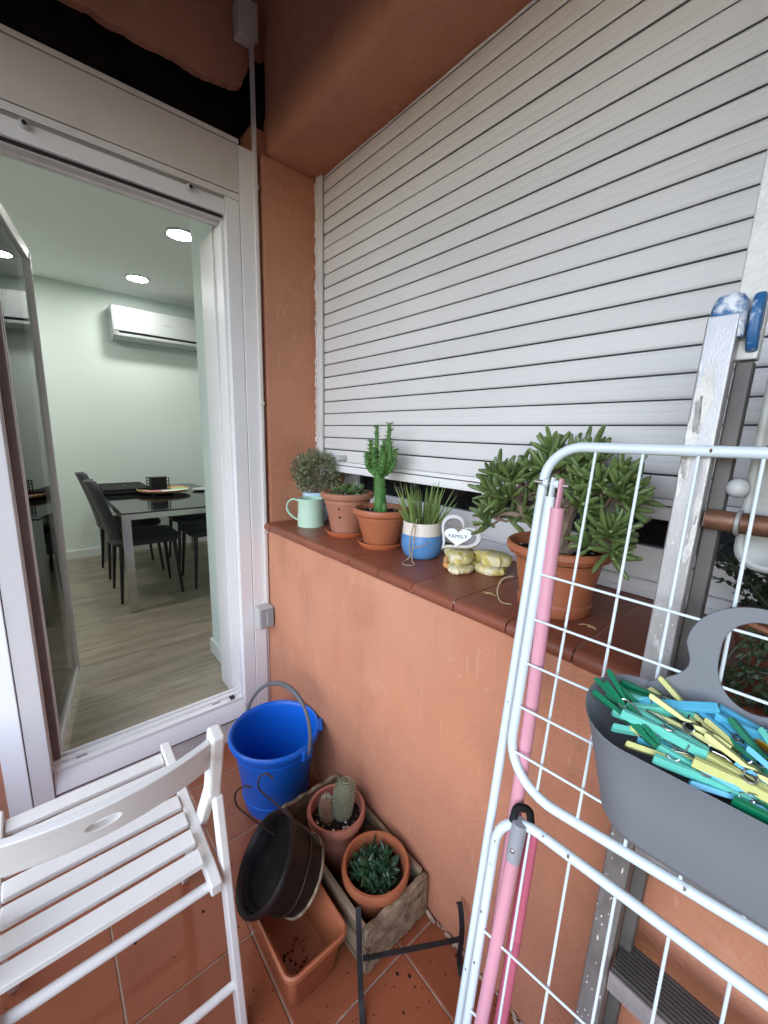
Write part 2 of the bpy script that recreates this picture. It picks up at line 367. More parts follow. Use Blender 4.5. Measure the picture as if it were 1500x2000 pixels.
def copy_tree(o, parent=None):
    c = o.copy(); COL.objects.link(c); c.parent = parent
    if parent is None and o in LOCAL: LOCAL.add(c)
    for ch in list(o.children): copy_tree(ch, c)
    return c
def aim(loc, d, roll_=0., s=1., upv=(0, 0, 1)):
    """matrix: local +Z along d at loc"""
    d = V(d).normalized(); q = V((0, 0, 1)).rotation_difference(d)
    return Matrix.Translation(V(loc)) @ q.to_matrix().to_4x4() @ Matrix.Rotation(roll_, 4, 'Z') @ Matrix.Diagonal((s, s, s, 1) if not isinstance(s, tuple) else (*s, 1))
def leafmesh(name, m, L, wd, th, n=5, bend=0., tip=.15, seg=6, base=.35, peak=.6):
    """fleshy leaf along +Z, flattened in Y, curving towards +Y"""
    b = MB(); rings = []
    for i in range(n+1):
        t = i/n; wv = base+(1-base)*sin(min(1, t/peak)*pi/2) if t < peak else tip+(1-tip)*cos((t-peak)/(1-peak)*pi/2)
        c = V((0, bend*L*t*t, L*t))
        rings.append([c+V((cos(2*pi*k/seg)*wd/2*wv, sin(2*pi*k/seg)*th/2*max(wv, .25), 0)) for k in range(seg)])
    b.loft(rings); return b.mesh(name, m, 60)
R = random.uniform
# ------------------------------------------------------------------ the setting: balcony shell
gr = MB().box(-150, 150, -150, 150, -9.2, -9.).build('ground', 'asphalt'); gr['kind'] = 'structure'  # unseen ground, added for light bounced up to the balcony
fl = MB().box(-.05, 3.6, -1.40, .02, -.15, -.0028).build('floor', 'grout'); fl['kind'] = 'structure'
TP = .302
tile = MB().box(-TP/2+.0022, TP/2-.0022, -TP/2+.0022, TP/2-.0022, -.012, 0.)
tm = tile.mesh('tile', 'floor_tile', 0)
for i in range(-4, 8):
    for j in range(0, 6):
        cx, cyy = 1.081-TP/2+i*TP, -.124-TP/2-j*TP+TP
        x0, x1 = max(cx-TP/2+.0022, .002), min(cx+TP/2-.0022, 3.55); y0, y1 = max(cyy-TP/2+.0022, -1.40), min(cyy+TP/2-.0022, -.002)
        if x1-x0 < .02 or y1-y0 < .02: continue
        if x1-x0 < TP-.01 or y1-y0 < TP-.01:
            me = MB().box(x0-cx, x1-cx, y0-cyy, y1-cyy, -.012, 0.).mesh('tile', 'floor_tile', 0)
        else: me = tm
        o = inst(me, 'tile', fl, Matrix.Translation((cx, cyy, R(-.0008, .0008))) @ Matrix.Rotation(R(-.003, .003), 4, 'X') @ Matrix.Rotation(R(-.003, .003), 4, 'Y'))
        md = o.modifiers.new('Bevel', 'BEVEL'); md.width = .003; md.segments = 2

ceil = MB().box(-.3, 3.6, -1.40, .6, 2.97, 3.15).build('ceiling', 'ceiling_paint'); ceil['kind'] = 'structure'
tag(MB().box(-.28, 3.7, -1.55, -1.40, 2.45, 3.15).build('shade_beam', 'ceiling_paint'), 'unseen grey beam added along the balcony ceiling edge to cut the light', 'beam')  # unseen beam, added to darken the upper wall and shutter

# window wall: parapet under the sill, lintel, side reveal
ww = thing('window_wall', 'orange rendered wall under and over the shuttered window', 'wall', (1.6, .2, 0))
MB().box(0.0, 3.55, 0.0, .46, -.1, .969).build('wall_base', 'plaster', ww)
def soft_lintel():
    b = MB(); prof = [(.46, 2.43), (.075, 2.43), (.055, 2.4325), (.042, 2.442), (.035, 2.462), (.035, 2.97), (.46, 2.97)]
    xs = [0.0+3.55*k/60 for k in range(61)]
    rings = []
    for x in xs:
        j = .0025*sin(x*9)+.0015*sin(x*31+1)
        rings.append([(x, y+(j if 0 < i < 5 else 0), z+(j if 1 <= i <= 4 else 0)) for i, (y, z) in enumerate(prof)])
    return b.loft(rings)
soft_lintel().build('lintel', 'plaster', ww, smooth=50)
MB().box(0.0, .022, .012, .46, .969, 2.432).build('reveal', 'plaster', ww, bevel=.01, seg=3)
MB().box(3.0, 3.55, .012, .46, .969, 2.432).build('reveal', 'plaster', ww, bevel=.01, seg=3)
MB().box(-.28, 3.7, .461, .6, -.1, 2.97).build('light_block_back', 'dark_void', ww)  # unseen slab added to keep light from leaking in behind the window
# crumbled plaster foot where wall meets floor
b = MB()
for k in range(120):
    x = R(.85, 1.75); b.ico((x, R(-.012, -.001), R(0.0, .016)), R(.003, .008), 1, (1.6, .7, 1), .3)
b.build('crumbled_foot', 'grout', ww, kind='stuff')

# door wall with a broken cavity over the shutter box
dw = thing('door_wall', 'orange rendered wall around the balcony door with a broken dark cavity above', 'wall', (-.14, -.5, 0))
MB().box(-.28, 0.0, -1.55, -.93, -.1, 2.97).build('wall_side', 'plaster', dw)
MB().box(-.28, -.001, -.016, .46, -.1, 2.52).build('wall_corner', 'plaster', dw)
rag = [(-.93, 2.612), (-.80, 2.605), (-.70, 2.609), (-.62, 2.600), (-.542, 2.602), (-.50, 2.606), (-.459, 2.597), (-.41, 2.601), (-.368, 2.597), (-.30, 2.606), (-.245, 2.603), (-.205, 2.597), (-.17, 2.602), (-.135, 2.609),
       (-.105, 2.611), (-.075, 2.617), (-.054, 2.626), (-.043, 2.634), (-.038, 2.660), (-.026, 2.672), (-.020, 2.70), (-.010, 2.715), (-.001, 2.72)]
rag2 = []
for (a, c), (d, e) in zip(rag, rag[1:]):
    for k in range(4): t = k/4; rag2.append((a+(d-a)*t, c+(e-c)*t+R(-.0025, .0025)))
rag2.append(rag[-1])
MB().prism(rag2+[(-.001, 2.97), (-.93, 2.97)], lambda a, c, d: (d, a, c), -.03, 0.0).build('wall_top', 'plaster', dw)
MB().box(-.28, -.10, -.93, .46, 2.444, 2.969).build('cavity_back', 'dark_void', dw)  # near black: shade of the unlit hole put into the colour
MB().box(-.10, -.001, -.001, .12, 2.52, 2.735).build('cavity_side', 'dark_void', dw)
MB().box(-.10, -.0005, -.0008, .12, 2.7355, 2.969).build('wall_corner_top', 'plaster', dw)
MB().box(-.10, -.031, -.93, -.001, 2.72, 2.969).build('cavity_lintel', 'raw_edge', dw)
# chipped dark patch that wraps onto the lintel face at the corner
pp = [(.0, 2.545), (.010, 2.55), (.019, 2.575), (.023, 2.62), (.021, 2.665), (.024, 2.70), (.018, 2.735), (.008, 2.742), (.0, 2.74)]
MB().prism(pp, lambda a, c, d: (a, d, c), .0335, .06).build('chipped_patch', 'dark_void', dw)

ew = MB().box(3.55, 3.7, -1.40, .5, -.1, 2.97).single('end_wall', 'ceiling_paint', 'grey rendered wall closing the far end of the balcony', 'wall', (3.6, -.6, 0))
pw = MB().box(-.28, 3.7, -1.52, -1.40, -.15, .45).single('parapet_wall', 'ceiling_paint', 'low unseen grey parapet wall along the open balcony side, height set for the light', 'wall', (1.7, -1.82, 0))  # unseen; kept low to let sky light reach floor and chair

# ------------------------------------------------------------------ window sill of terracotta nosing tiles
sill = thing('window_sill', 'terracotta tiled window sill carrying the row of plant pots', 'window sill', (1.6, .2, .969))
MB().box(.022, 3.0, 0.0005, .3995, .9691, .9965).build('mortar_bed', 'grout', sill)
SW = .146
prof = [(.398, .986), (.398, .9985), (.02, .9985), (.0, .9988), (-.010, .997), (-.017, .991), (-.0195, .982), (-.018, .973), (-.012, .967), (-.002, .9655), (-.002, .972), (.02, .986)]
sb = MB().prism(prof, lambda a, c, d: (d, a, c), -SW/2+.0018, SW/2-.0018)
sm_ = sb.mesh('tile', 'sill_tile', 50)
for k in range(20):
    cx = .5145-SW/2-3*SW+k*SW+.0
    if cx-SW/2 < .02: 
        x0 = .024-cx
        if SW/2-x0 < .03: continue
        me = MB().prism(prof, lambda a, c, d: (d, a, c), x0, SW/2-.0018).mesh('tile', 'sill_tile', 50)
    else: me = sm_
    inst(me, 'tile', sill, Matrix.Translation((cx, R(-.0012, .0012), R(-.0008, .0008))))
b = MB()
for k in range(20):
    xj = .5145-3*SW+k*SW
    if .03 < xj < 3:
        for q in range(3): b.ico((xj+R(-.003, .003), R(-.017, -.008), R(.972, .994)), R(.002, .0045), 1, (.7, 1, 1.4), .3)
b.build('joint_mortar', 'grout', sill, kind='stuff')

# ------------------------------------------------------------------ window behind the shutter
win = thing('window', 'white framed window with dark glass behind the half closed shutter', 'window', (1.6, .42, 1.0))
MB().box(.022, 3.0, .400, .455, .9995, 1.04).build('frame_bottom', 'white_alu', win, bevel=.003)
MB().box(.022, 3.0, .392, .400, .9995, 1.016).build('frame_lip', 'white_alu', win, bevel=.002)
MB().box(.0221, .075, .405, .45, 1.04, 2.43).build('frame_side', 'white_alu', win, bevel=.003)
for x0, x1 in ((.075, .845), (.845, 1.62), (1.62, 2.40)):
    s_ = MB().box(x0, x1, .41, .445, 1.0405, 1.128).build('sash', 'white_alu', win, bevel=.004)
    MB().box(x0, x0+(.085 if x0 > .1 else .05), .4095, .446, 1.128, 2.42).build('stile', 'white_alu', s_, bevel=.003)
    MB().box(x0+.05, x1, .428, .434, 1.12, 2.42).build('pane', 'dark_pane', s_)

# ------------------------------------------------------------------ roller shutter
rs = thing('roller_shutter', 'large off white slatted roller shutter lowered over the window', 'roller shutter', (1.6, .27, 1.22))
SP, SZ = .0525, 1.267
def slat_profile():
    p = [(0, .0032)]
    n = 36
    for k in range(n+1):
        t = k/n; z = .0032+t*(SP-.0044)
        y = -.0028*min(1, 9*min(t, 1-t))
        y += .0003*(1 if int(t*9) % 3 == 1 else 0)
        p.append((y, z))
    p += [(.009, SP-.0012), (.009, .0032)]
    return p
slm = MB().prism(slat_profile(), lambda a, c, d: (d, .270+a, c), .060, 2.965).mesh('slat', 'shutter_slat', 28)
for k in range(23): inst(slm, 'slat', rs, Matrix.Translation((0, R(-.0006, .0006), SZ+k*SP+R(-.0006, .0006))))
MB().box(.060, 2.965, .2735, .277, 1.26, 2.47).build('slat_joint', 'black', rs)
MB().box(.060, 2.965, .266, .279, 1.2555, 1.2690).build('bar_lip', 'white_alu', rs, bevel=.002)
MB().box(.058, 2.967, .262, .280, 1.224, 1.2525).build('bottom_bar', 'white_alu', rs, bevel=.003)
for xg0, xg1, xl in ((.0221, .066, .058), (2.959, 2.9995, 2.967)):
    g = MB().box(xg0, xg1, .250, .262, 1.0, 2.4305).build('guide_rail', 'white_alu_dirty', rs, bevel=.002)
    MB().box(min(xg0+.014, xg1), min(xg0+.024, xg1), .245, .251, 1.0, 2.43).build('guide_rib', 'white_alu_dirty', g, bevel=.002)
    MB().box(xg0, xg1, .282, .300, 1.0, 2.43).build('guide_back', 'white_alu_dirty', g)
b = MB()
for k in range(90): b.ico((.024+R(-.002, .007), .2475+R(-.003, .003), 1.02+k*.0155), R(.004, .009), 1, (.8, .6, 1.7), .35)
b.build('ragged_sealant', 'conduit_white', rs, kind='stuff')
for kx in (.232, 2.7):
    st = MB().lathe([(.0, -.034), (.010, -.034), (.012, -.030), (.012, -.026), (.008, -.022), (.0095, -.006), (.013, 0), (.0, 0)], mtx=Matrix.Rotation(pi/2, 3, 'X').inverted()).v
    b = MB().lathe([(.0, .038), (.0095, .038), (.0105, .034), (.0125, .010), (.0135, .002), (.0, 0.)], (kx, .264, 1.288), 18, Matrix.Rotation(pi/2, 3, 'X'))
    b.build('stopper', 'grey_plastic_light', rs)

# ------------------------------------------------------------------ balcony door: frame, shutter box, threshold
df = thing('door_frame', 'white aluminium balcony door frame with a cream roller shutter box on top', 'door frame', (0, -.5, 0))
YL, YR = -.820, -.135
MB().box(-.09, .012, -.945, -.0715, 2.267, 2.426).build('shutter_box', 'box_cream', df, bevel=.003)
MB().box(-.09, .016, -.945, -.070, 2.4285, 2.4435).build('box_cap', 'box_cream', df, bevel=.002)
MB().box(-.06, .010, -.94, -.0725, 2.242, 2.2645).build('box_strip', 'white_alu_dirty', df, bevel=.002)
MB().box(-.06, .004, -.94, -.129, 2.231, 2.2415).build('head_groove', 'grey_alu', df)
MB().box(-.06, .009, -.94, -.1285, 2.179, 2.230).build('head', 'white_alu', df, bevel=.003)
for y in (-.687, -.249):
    c = MB().lathe([(.0, .0), (.0125, 0), (.0125, .010), (.009, .014), (.0, .014)], (.009, y, 2.222), 16, Matrix.Rotation(pi/2, 3, 'Y')).build('shutter_stop', 'grey_plastic_light', df)
    MB().lathe([(.0, .0), (.006, 0), (.0055, .0045), (.0, .003)], (.0225, y, 2.222), 12, Matrix.Rotation(pi/2, 3, 'Y')).build('screw', 'black', c)
MB().box(-.06, .010, -.1275, -.0735, 0.09, 2.2405).build('jamb_inner', 'white_alu', df, bevel=.0025)
MB().box(-.06, .012, -.0715, -.0165, 0.0, 2.4275).build('jamb_outer', 'white_alu', df, bevel=.002)
MB().box(-.06, .004, -.0165, -.001, 0.0, 2.4275).build('jamb_bead', 'white_alu_dirty', df, bevel=.002)
MB().hexa([(-.06, -.944, 0), (.012, -.944, 0), (.038, -.8815, 0), (-.06, -.880, 0), (-.06, -.944, 2.2665), (.012, -.944, 2.2665), (.038, -.8815, 2.2665), (-.06, -.880, 2.2665)]).build('post_outer', 'white_alu', df, bevel=.004)
MB().box(-.06, .034, -.8795, -.822, 0.06, 2.2300).build('post_inner', 'white_alu', df, bevel=.003)
# inner linings, ribbed
def lining(name, ya, yb, za, zb, sgn):
    o = MB().box(-.28, -.012, min(ya, yb), max(ya, yb), za, zb).build(name, 'white_alu', df)
    for x0, x1, h in ((-.03, -.014, .003), (-.128, -.108, .007)):
        MB().box(x0, x1, min(ya, ya+sgn*h), max(ya, ya+sgn*h), za, zb).build('rib', 'white_alu', o, bevel=.0015)
lining('lining', YR, YR+.05, .13, 2.165, -1)
lining('lining', YL, YL-.05, .13, 2.165, 1)
MB().box(-.010, -.004, YL, YR, 2.1705, 2.1785).build('head_gap', 'black', df)
o = MB().box(-.085, -.012, YL-.05, YR+.05, 2.166, 2.23).build('lining_head', 'white_alu_dirty', df)
MB().box(-.060, -.045, YL, YR, 2.158, 2.1662).build('rib', 'white_alu_dirty', o)
MB().box(-.281, -.086, YL-.12, YR+.06, 2.34, 2.44).build('lintel_soffit', 'room_white', df)
# threshold
th = MB().box(-.075, -.004, -.82, -.130, .105, .186).build('threshold', 'white_alu', df, bevel=.003)
MB().box(-.05, -.035, -.82, -.136, .186, .197).build('rib', 'white_alu', th, bevel=.002)
MB().box(-.074, -.062, -.82, -.136, .186, .200).build('rib', 'white_alu', th, bevel=.002)
MB().hexa([(-.004, -.82, .112), (.030, -.82, .112), (.030, -.129, .112), (-.004, -.129, .112), (-.004, -.82, .172), (.018, -.82, .150), (.018, -.129, .150), (-.004, -.129, .172)]).build('drip_profile', 'white_alu', th, bevel=.002)
MB().box(.0, .022, -.82, -.129, .103, .111).build('gap', 'black', th)
for y in (-.735, -.245): MB().box(-.030, -.026, y-.017, y+.017, .1862, .1875).build('drain_slot', 'black', th)
MB().box(-.034, -.012, -.186, -.166, .1862, .192).build('drain_slot', 'black', th)
MB().box(-.06, .016, -.8215, -.072, 0.0, .1015).build('riser', 'white_alu_dirty', df, bevel=.003)

# glass leaf swung into the room
dl = thing('glass_door', 'open glazed balcony door leaf in a grey aluminium frame', 'door', (-.03, -.812, .2))
hp, fp = V((-.035, -.806, 0)), V((-.648, -.704, 0)); dv = (fp-hp).normalized(); nv = V((-dv.y, dv.x, 0))
Z0, Z1 = .208, 2.095; LW = (fp-hp).length
def leafbox(a0, a1, n0, n1, z0, z1):
    p = lambda a, q, z: hp+dv*a+nv*q+V((0, 0, z))
    return MB().hexa([p(a0, n0, z0), p(a1, n0, z0), p(a1, n1, z0), p(a0, n1, z0), p(a0, n0, z1), p(a1, n0, z1), p(a1, n1, z1), p(a0, n1, z1)])
for a0, a1 in ((0, .020), (LW-.022, LW)):
    s_ = leafbox(a0, a1, -.014, .014, Z0, Z1).build('stile', 'leaf_alu', dl, bevel=.004)
    leafbox(a0+.006, a1-.004, -.017, -.0141, Z0+.02, Z1-.02).build('bead', 'leaf_alu', s_, bevel=.002)
leafbox(.020, LW-.022, -.0135, .0135, Z0, Z0+.045).build('rail', 'leaf_alu', dl, bevel=.004)
leafbox(.020, LW-.022, -.0135, .0135, Z1-.045, Z1).build('rail', 'leaf_alu', dl, bevel=.004)
leafbox(.03, LW-.03, -.003, .003, Z0+.04, Z1-.04).build('pane', 'door_glass', dl)
leafbox(-.009, -.001, -.013, .013, Z0, Z1).build('gasket', 'gasket', dl, bevel=.004)

# ------------------------------------------------------------------ room beyond the door
ZF = .13
rf = MB().box(-3.3, -.28, -2.3, 2.0, -.05, ZF-.004).build('room_floor', 'black'); rf['kind'] = 'structure'
pm = MB().box(-.0945, .0945, -.6, .6, -.004, 0.).mesh('plank', 'laminate', 0)
for i in range(15):
    x = -.28-.095-i*.191
    for j in range(-2, 3):
        o = inst(pm, 'plank', rf, Matrix.Translation((x, j*1.2+(.43*i) % 1.2-.6, ZF)))
        if i == 0: pass
pt = MB().box(-.2805, -.0755, -.82, -.135, ZF-.06, ZF).build('plank', 'laminate', rf)
def struct(name, b, m, bevel=0):
    o = b.build(name, m, bevel=bevel); o['kind'] = 'structure'; return o
bw = struct('room_wall_back', MB().box(-3.3, -3.15, -2.3, 2.0, -.05, 2.75), 'room_wall')
struct('room_wall_left', MB().box(-3.15, -.28, -2.45, -2.3, -.05, 2.75), 'room_wall')
struct('room_wall_right', MB().box(-3.15, -.28, 1.85, 2.0, -.05, 2.75), 'room_wall')
stub = struct('room_wall_stub', MB().box(-.585, -.2801, -.077, .35, -.05, 2.649), 'room_wall')
struct('room_wall_front', MB().box(-.29, -.281, -2.3, -.94, -.05, 2.75).box(-.29, -.281, .35, 1.85, -.05, 2.75).box(-.29, -.281, -.94, -.077, 2.34, 2.75), 'room_wall')
struct('room_ceiling', MB().box(-3.15, -.30, -2.3, 1.85, 2.65, 2.75), 'room_ceiling')
MB().box(-3.149, -3.136, -2.3, 1.85, ZF, ZF+.085).build('skirting_board', 'room_white', bw, bevel=.003)
MB().box(-.598, -.29, -.090, -.0771, ZF+.0005, ZF+.088).build('skirting_board', 'room_white', stub, bevel=.003)
MB().box(-.598, -.5851, -.0770, .35, ZF+.0005, ZF+.088).build('skirting_board', 'room_white', stub, bevel=.003)

# downlights
emit('led', (1., .985, .95), 56.)
for k, (x, y, lab) in enumerate(((-1.454, .12, 'round lit ceiling downlight nearer the balcony door'), (-2.577, .07, 'round lit ceiling downlight just in front of the air conditioner'),
                                 (-1.454, -1.15, 'unseen ceiling downlight added to light the room near the balcony'), (-2.577, -1.15, 'unseen ceiling downlight added to light the room near the back wall'))):  # the last two are unseen, added to light the room
    t = thing('ceiling_light', lab, 'ceiling light', (x, y, 2.65), 'recessed ceiling downlights')
    MB().lathe([(.078, 0), (.094, 0), (.094, -.004), (.088, -.009), (.078, -.009)], (x, y, 2.6495), 40, close=True).build('trim_ring', 'ac_white', t)
    MB().lathe([(.078, -.002), (.078, -.006), (.0, -.006)], (x, y, 2.6495), 40).build('diffuser', 'led', t)

# air conditioner
ac = thing('air_conditioner', 'white wall mounted split air conditioner under the ceiling', 'air conditioner', (-3.05, .33, 2.2))
A0, A1 = -.09, .80
pf = [(-3.15, 2.215), (-3.15, 2.50), (-2.985, 2.50), (-2.955, 2.487), (-2.945, 2.40), (-2.948, 2.275), (-2.965, 2.235), (-3.02, 2.205)]
MB().prism(pf, lambda a, c, d: (a, d, c), A0, A1).build('body', 'ac_white', ac, bevel=.006)
MB().prism([(-2.950, 2.275), (-2.943, 2.275), (-2.938, 2.40), (-2.947, 2.488), (-2.955, 2.488)], lambda a, c, d: (a, d, c), A0+.012, A1-.012).build('front_panel', 'ac_white', ac, bevel=.003)
MB().prism([(-2.960, 2.250), (-2.9515, 2.264), (-2.9465, 2.273), (-2.96, 2.273)], lambda a, c, d: (a, d, c), A0+.05, A1-.05).build('air_slot', 'black', ac)
MB().prism([(-3.0, 2.207), (-2.955, 2.232), (-2.9515, 2.250), (-2.958, 2.252), (-2.966, 2.236), (-3.0, 2.212)], lambda a, c, d: (a, d, c), A0+.03, A1-.03).build('louver', 'ac_white', ac, bevel=.002)
MB().box(-2.9405, -2.9375, .335, .41, 2.376, 2.384).build('badge', 'grey_plastic', ac)

# dining table
TZ = .836
dt = thing('dining_table', 'dining table with black glass top and square chrome legs', 'table', (-2.15, .08, ZF))
TX0, TX1, TY0, TY1 = -2.93, -1.445, -.352, .50
MB().box(TX0, TX1, TY0, TY1, TZ-.010, TZ).build('glass_top', 'table_glass', dt, bevel=.002)
for x in (TX0, TX1-.05):
    for y in (TY0, TY1-.05): MB().box(x, x+.05, y, y+.05, ZF+.0005, TZ-.011).build('leg', 'chrome', dt, bevel=.002)
for x in (TX0+.006, TX1-.044): MB().box(x, x+.038, TY0+.05, TY1-.05, TZ-.052, TZ-.011).build('apron', 'chrome', dt, bevel=.002)
for y in (TY0+.006, TY1-.044): MB().box(TX0+.05, TX1-.05, y, y+.038, TZ-.052, TZ-.011).build('apron', 'chrome', dt, bevel=.002)

def dining_chair(label):
    t = thing('dining_chair', label, 'chair', (0, 0, 0), 'black dining chairs around the table', local=True)
    # local: sits facing +Y
    rr = lambda hx, hy, r, z, n=6: [(sx*(hx-r)+r*cos(a+k*pi/2/n), sy*(hy-r)+r*sin(a+k*pi/2/n), z) for (sx, sy, a) in ((1, 1, 0), (-1, 1, pi/2), (-1, -1, pi), (1, -1, 3*pi/2)) for k in range(n+1)]
    MB().loft([rr(.19, .20, .06, .418), rr(.212, .222, .075, .430), rr(.215, .225, .08, .455), rr(.205, .215, .08, .472), rr(.15, .16, .07, .478)]).build('seat', 'chair_fabric', t, smooth=60)
    rings = []
    for k in range(9):
        z = .43+k*.0575; q = k/8; y = -.205-.115*q**1.3; hw = .175+.03*sin(q*pi)-.035*q; hw *= (1 if k < 8 else .75)
        rings.append([(hw*cos(a)*(abs(cos(a))**-.35 if abs(cos(a)) > .05 else 1), y+.030*sin(a)-.03*(1-cos(a)**2*1.0)*0+.035*(abs(cos(a)))**2, z) for a in [2*pi*i/20 for i in range(20)]])
    MB().loft(rings).build('backrest', 'chair_fabric', t, smooth=60)
    for sx in (-1, 1):
        for sy in (-1, 1):
            MB().tube([(sx*.165, sy*.175, .42), (sx*.195, sy*.205, .0005)], [.0165, .0095], 10).build('leg', 'black_metal', t)
    return t
c0 = dining_chair('black upholstered dining chair nearest the balcony door, tucked under the table'); c0.location = (-1.86, -.165, ZF)
for lab, x, y, rz in (('black upholstered dining chair behind the nearest one on the same side', -2.50, -.165, .02), ('black dining chair across the table, half hidden by the door jamb', -1.86, .345, pi), ('black dining chair across the table beside the white plate', -2.50, .39, pi-.02)):
    c = copy_tree(c0); c.location = (x, y, ZF); c.rotation_euler = (0, 0, rz); c['label'] = lab

# things on the table
lp = thing('laptop', 'closed black laptop lying at the far end of the table', 'laptop', (-2.62, -.14, TZ))
MB().box(-2.86, -2.36, -.345, .01, TZ+.006, TZ+.030).build('base', 'black', lp, bevel=.004)
l2 = MB().box(-2.86, -2.36, -.345, .01, TZ+.032, TZ+.048).build('lid', 'black_plastic', lp, bevel=.006)
MB().lathe([(.0, .0005), (.014, .0005), (.014, 0.), (.0, 0.)], (-2.60, -.16, TZ+.0482), 16).build('emblem', 'grey_plastic', l2)
for x in (-2.83, -2.39):
    for y in (-.32, -.015): MB().lathe([(.0, 0), (.01, 0), (.01, .0075), (0, .0075)], (x, y, TZ), 10).build('rubber_foot', 'black', lp)
TR = V((-2.30, .095, TZ))
tr = thing('serving_tray', 'round wooden serving tray raised on a small foot', 'tray', TR)
MB().lathe([(.0, .0), (.07, .0), (.07, .018), (.0, .018)], TR, 30).build('foot', 'black', tr)
MB().lathe([(.0, .019), (.185, .019), (.205, .026), (.21, .040), (.203, .042), (.196, .032), (.0, .030)], TR, 48).build('board', 'tray_wood', tr)
for nm, mm, dx, dy, a, lab in (('paper_napkin', 'paper_green', .02, .11, .4, 'light green paper napkin on the round tray'), ('paper_napkin', 'paper_white', .09, .12, -.2, 'white paper napkin at the right of the tray'), ('paper_napkin', 'paper_pink', .08, -.11, .2, 'pink paper napkin at the left of the tray'), ('paper_napkin', 'paper_white', .115, .02, .1, 'white paper napkin in front of the black holder')):
    b = MB().obox(TR+V((dx, dy, .0345+.002*random.random())), (.05*cos(a), .05*sin(a), 0), (-.06*sin(a), .06*cos(a), 0), (0, 0, .0022))
    b.single(nm, mm, lab, 'napkin', TR+V((dx, dy, .032)), 'paper napkins on the tray')
nh = thing('napkin_holder', 'black metal napkin holder with a cut out pattern on the tray', 'napkin holder', TR+V((0, -.045, .031)))
O = TR+V((0, -.045, .031))
MB().box(O.x-.045, O.x+.055, O.y-.083, O.y+.083, O.z+.0005, O.z+.004).build('base', 'black_metal', nh)
for x in (.055, -.05):
    b = MB(); X0, X1 = O.x+x-.0015, O.x+x+.0015
    for z0, z1 in ((.004, .012), (.052, .058), (.106, .112)): b.box(X0, X1, O.y-.083, O.y+.083, O.z+z0, O.z+z1)
    for row in (.012, .058):
        h = .04 if row < .02 else .048
        for q in range(5):
            y0 = O.y-.080+q*.033; z0 = O.z+row
            b.box(X0, X1, y0, y0+.007, z0, z0+h); b.box(X0, X1, y0+.020, y0+.027, z0, z0+h)
            if q in (0, 4): b.box(X0, X1, y0+.007, y0+.020, z0+h*.42, z0+h*.58)
            elif q == 2: b.hexa([(X0, y0+.006, z0+h), (X1, y0+.006, z0+h), (X1, y0+.012, z0+h), (X0, y0+.012, z0+h), (X0, y0+.014, z0), (X1, y0+.014, z0), (X1, y0+.021, z0), (X0, y0+.021, z0)])
            else: b.box(X0, X1, y0+.007, y0+.020, z0, z0+.006); b.box(X0, X1, y0+.007, y0+.020, z0+h-.006, z0+h)
    b.build('fretwork_panel', 'black_metal', nh)
MB().box(O.x-.03, O.x+.035, O.y-.055, O.y+.055, O.z+.0045, O.z+.114).build('napkin_block', 'black', nh)
pl = MB().lathe([(.0, .0), (.05, .0), (.085, .012), (.088, .016), (.08, .014), (.05, .005), (.0, .004)], (-2.32, .42, TZ+.0005), 32).single('plate', 'ac_white', 'white plate at the far right edge of the black table', 'plate', (-2.32, .42, TZ))
# ------------------------------------------------------------------ wall fittings
sw = thing('light_switch', 'grey surface mounted outdoor light switch in the corner beside the door frame', 'light switch', (.04, -.02, .60))
MB().box(.0125, .064, -.075, -.0005, .522, .622).build('housing', 'grey_plastic_light', sw, bevel=.008, seg=3)
MB().box(.0645, .0735, -.069, -.006, .530, .614).build('rocker', 'grey_plastic', sw, bevel=.004)
MB().box(.0735, .0752, -.041, -.034, .545, .600).build('indicator', 'ac_white', sw, bevel=.0007)
jb = thing('junction_box', 'beige electrical junction box high in the corner above the door', 'junction box', (.02, -.04, 2.70))
MB().box(.002, .052, -.072, -.004, 2.752, 2.86).build('housing', 'conduit_white', jb, bevel=.006, seg=3)
MB().box(.0525, .057, -.074, -.002, 2.749, 2.863).build('lid', 'conduit_white', jb, bevel=.004)
cd_ = thing('cable_conduit', 'thin beige cable conduit running down the corner from the junction box', 'cable conduit', (.01, -.008, 1.0))
MB().box(.0125, .026, -.020, -.0045, .6225, 2.7515).build('channel', 'conduit_white', cd_, bevel=.002)
MB().box(.026, .0275, -.0165, -.008, .6225, 2.7515).build('cover', 'conduit_white', cd_, bevel=.0006)
for z in (.95, 1.5, 2.3): MB().box(.0122, .030, -.0225, -.0025, z, z+.012).build('clip', 'conduit_white', cd_, bevel=.001)

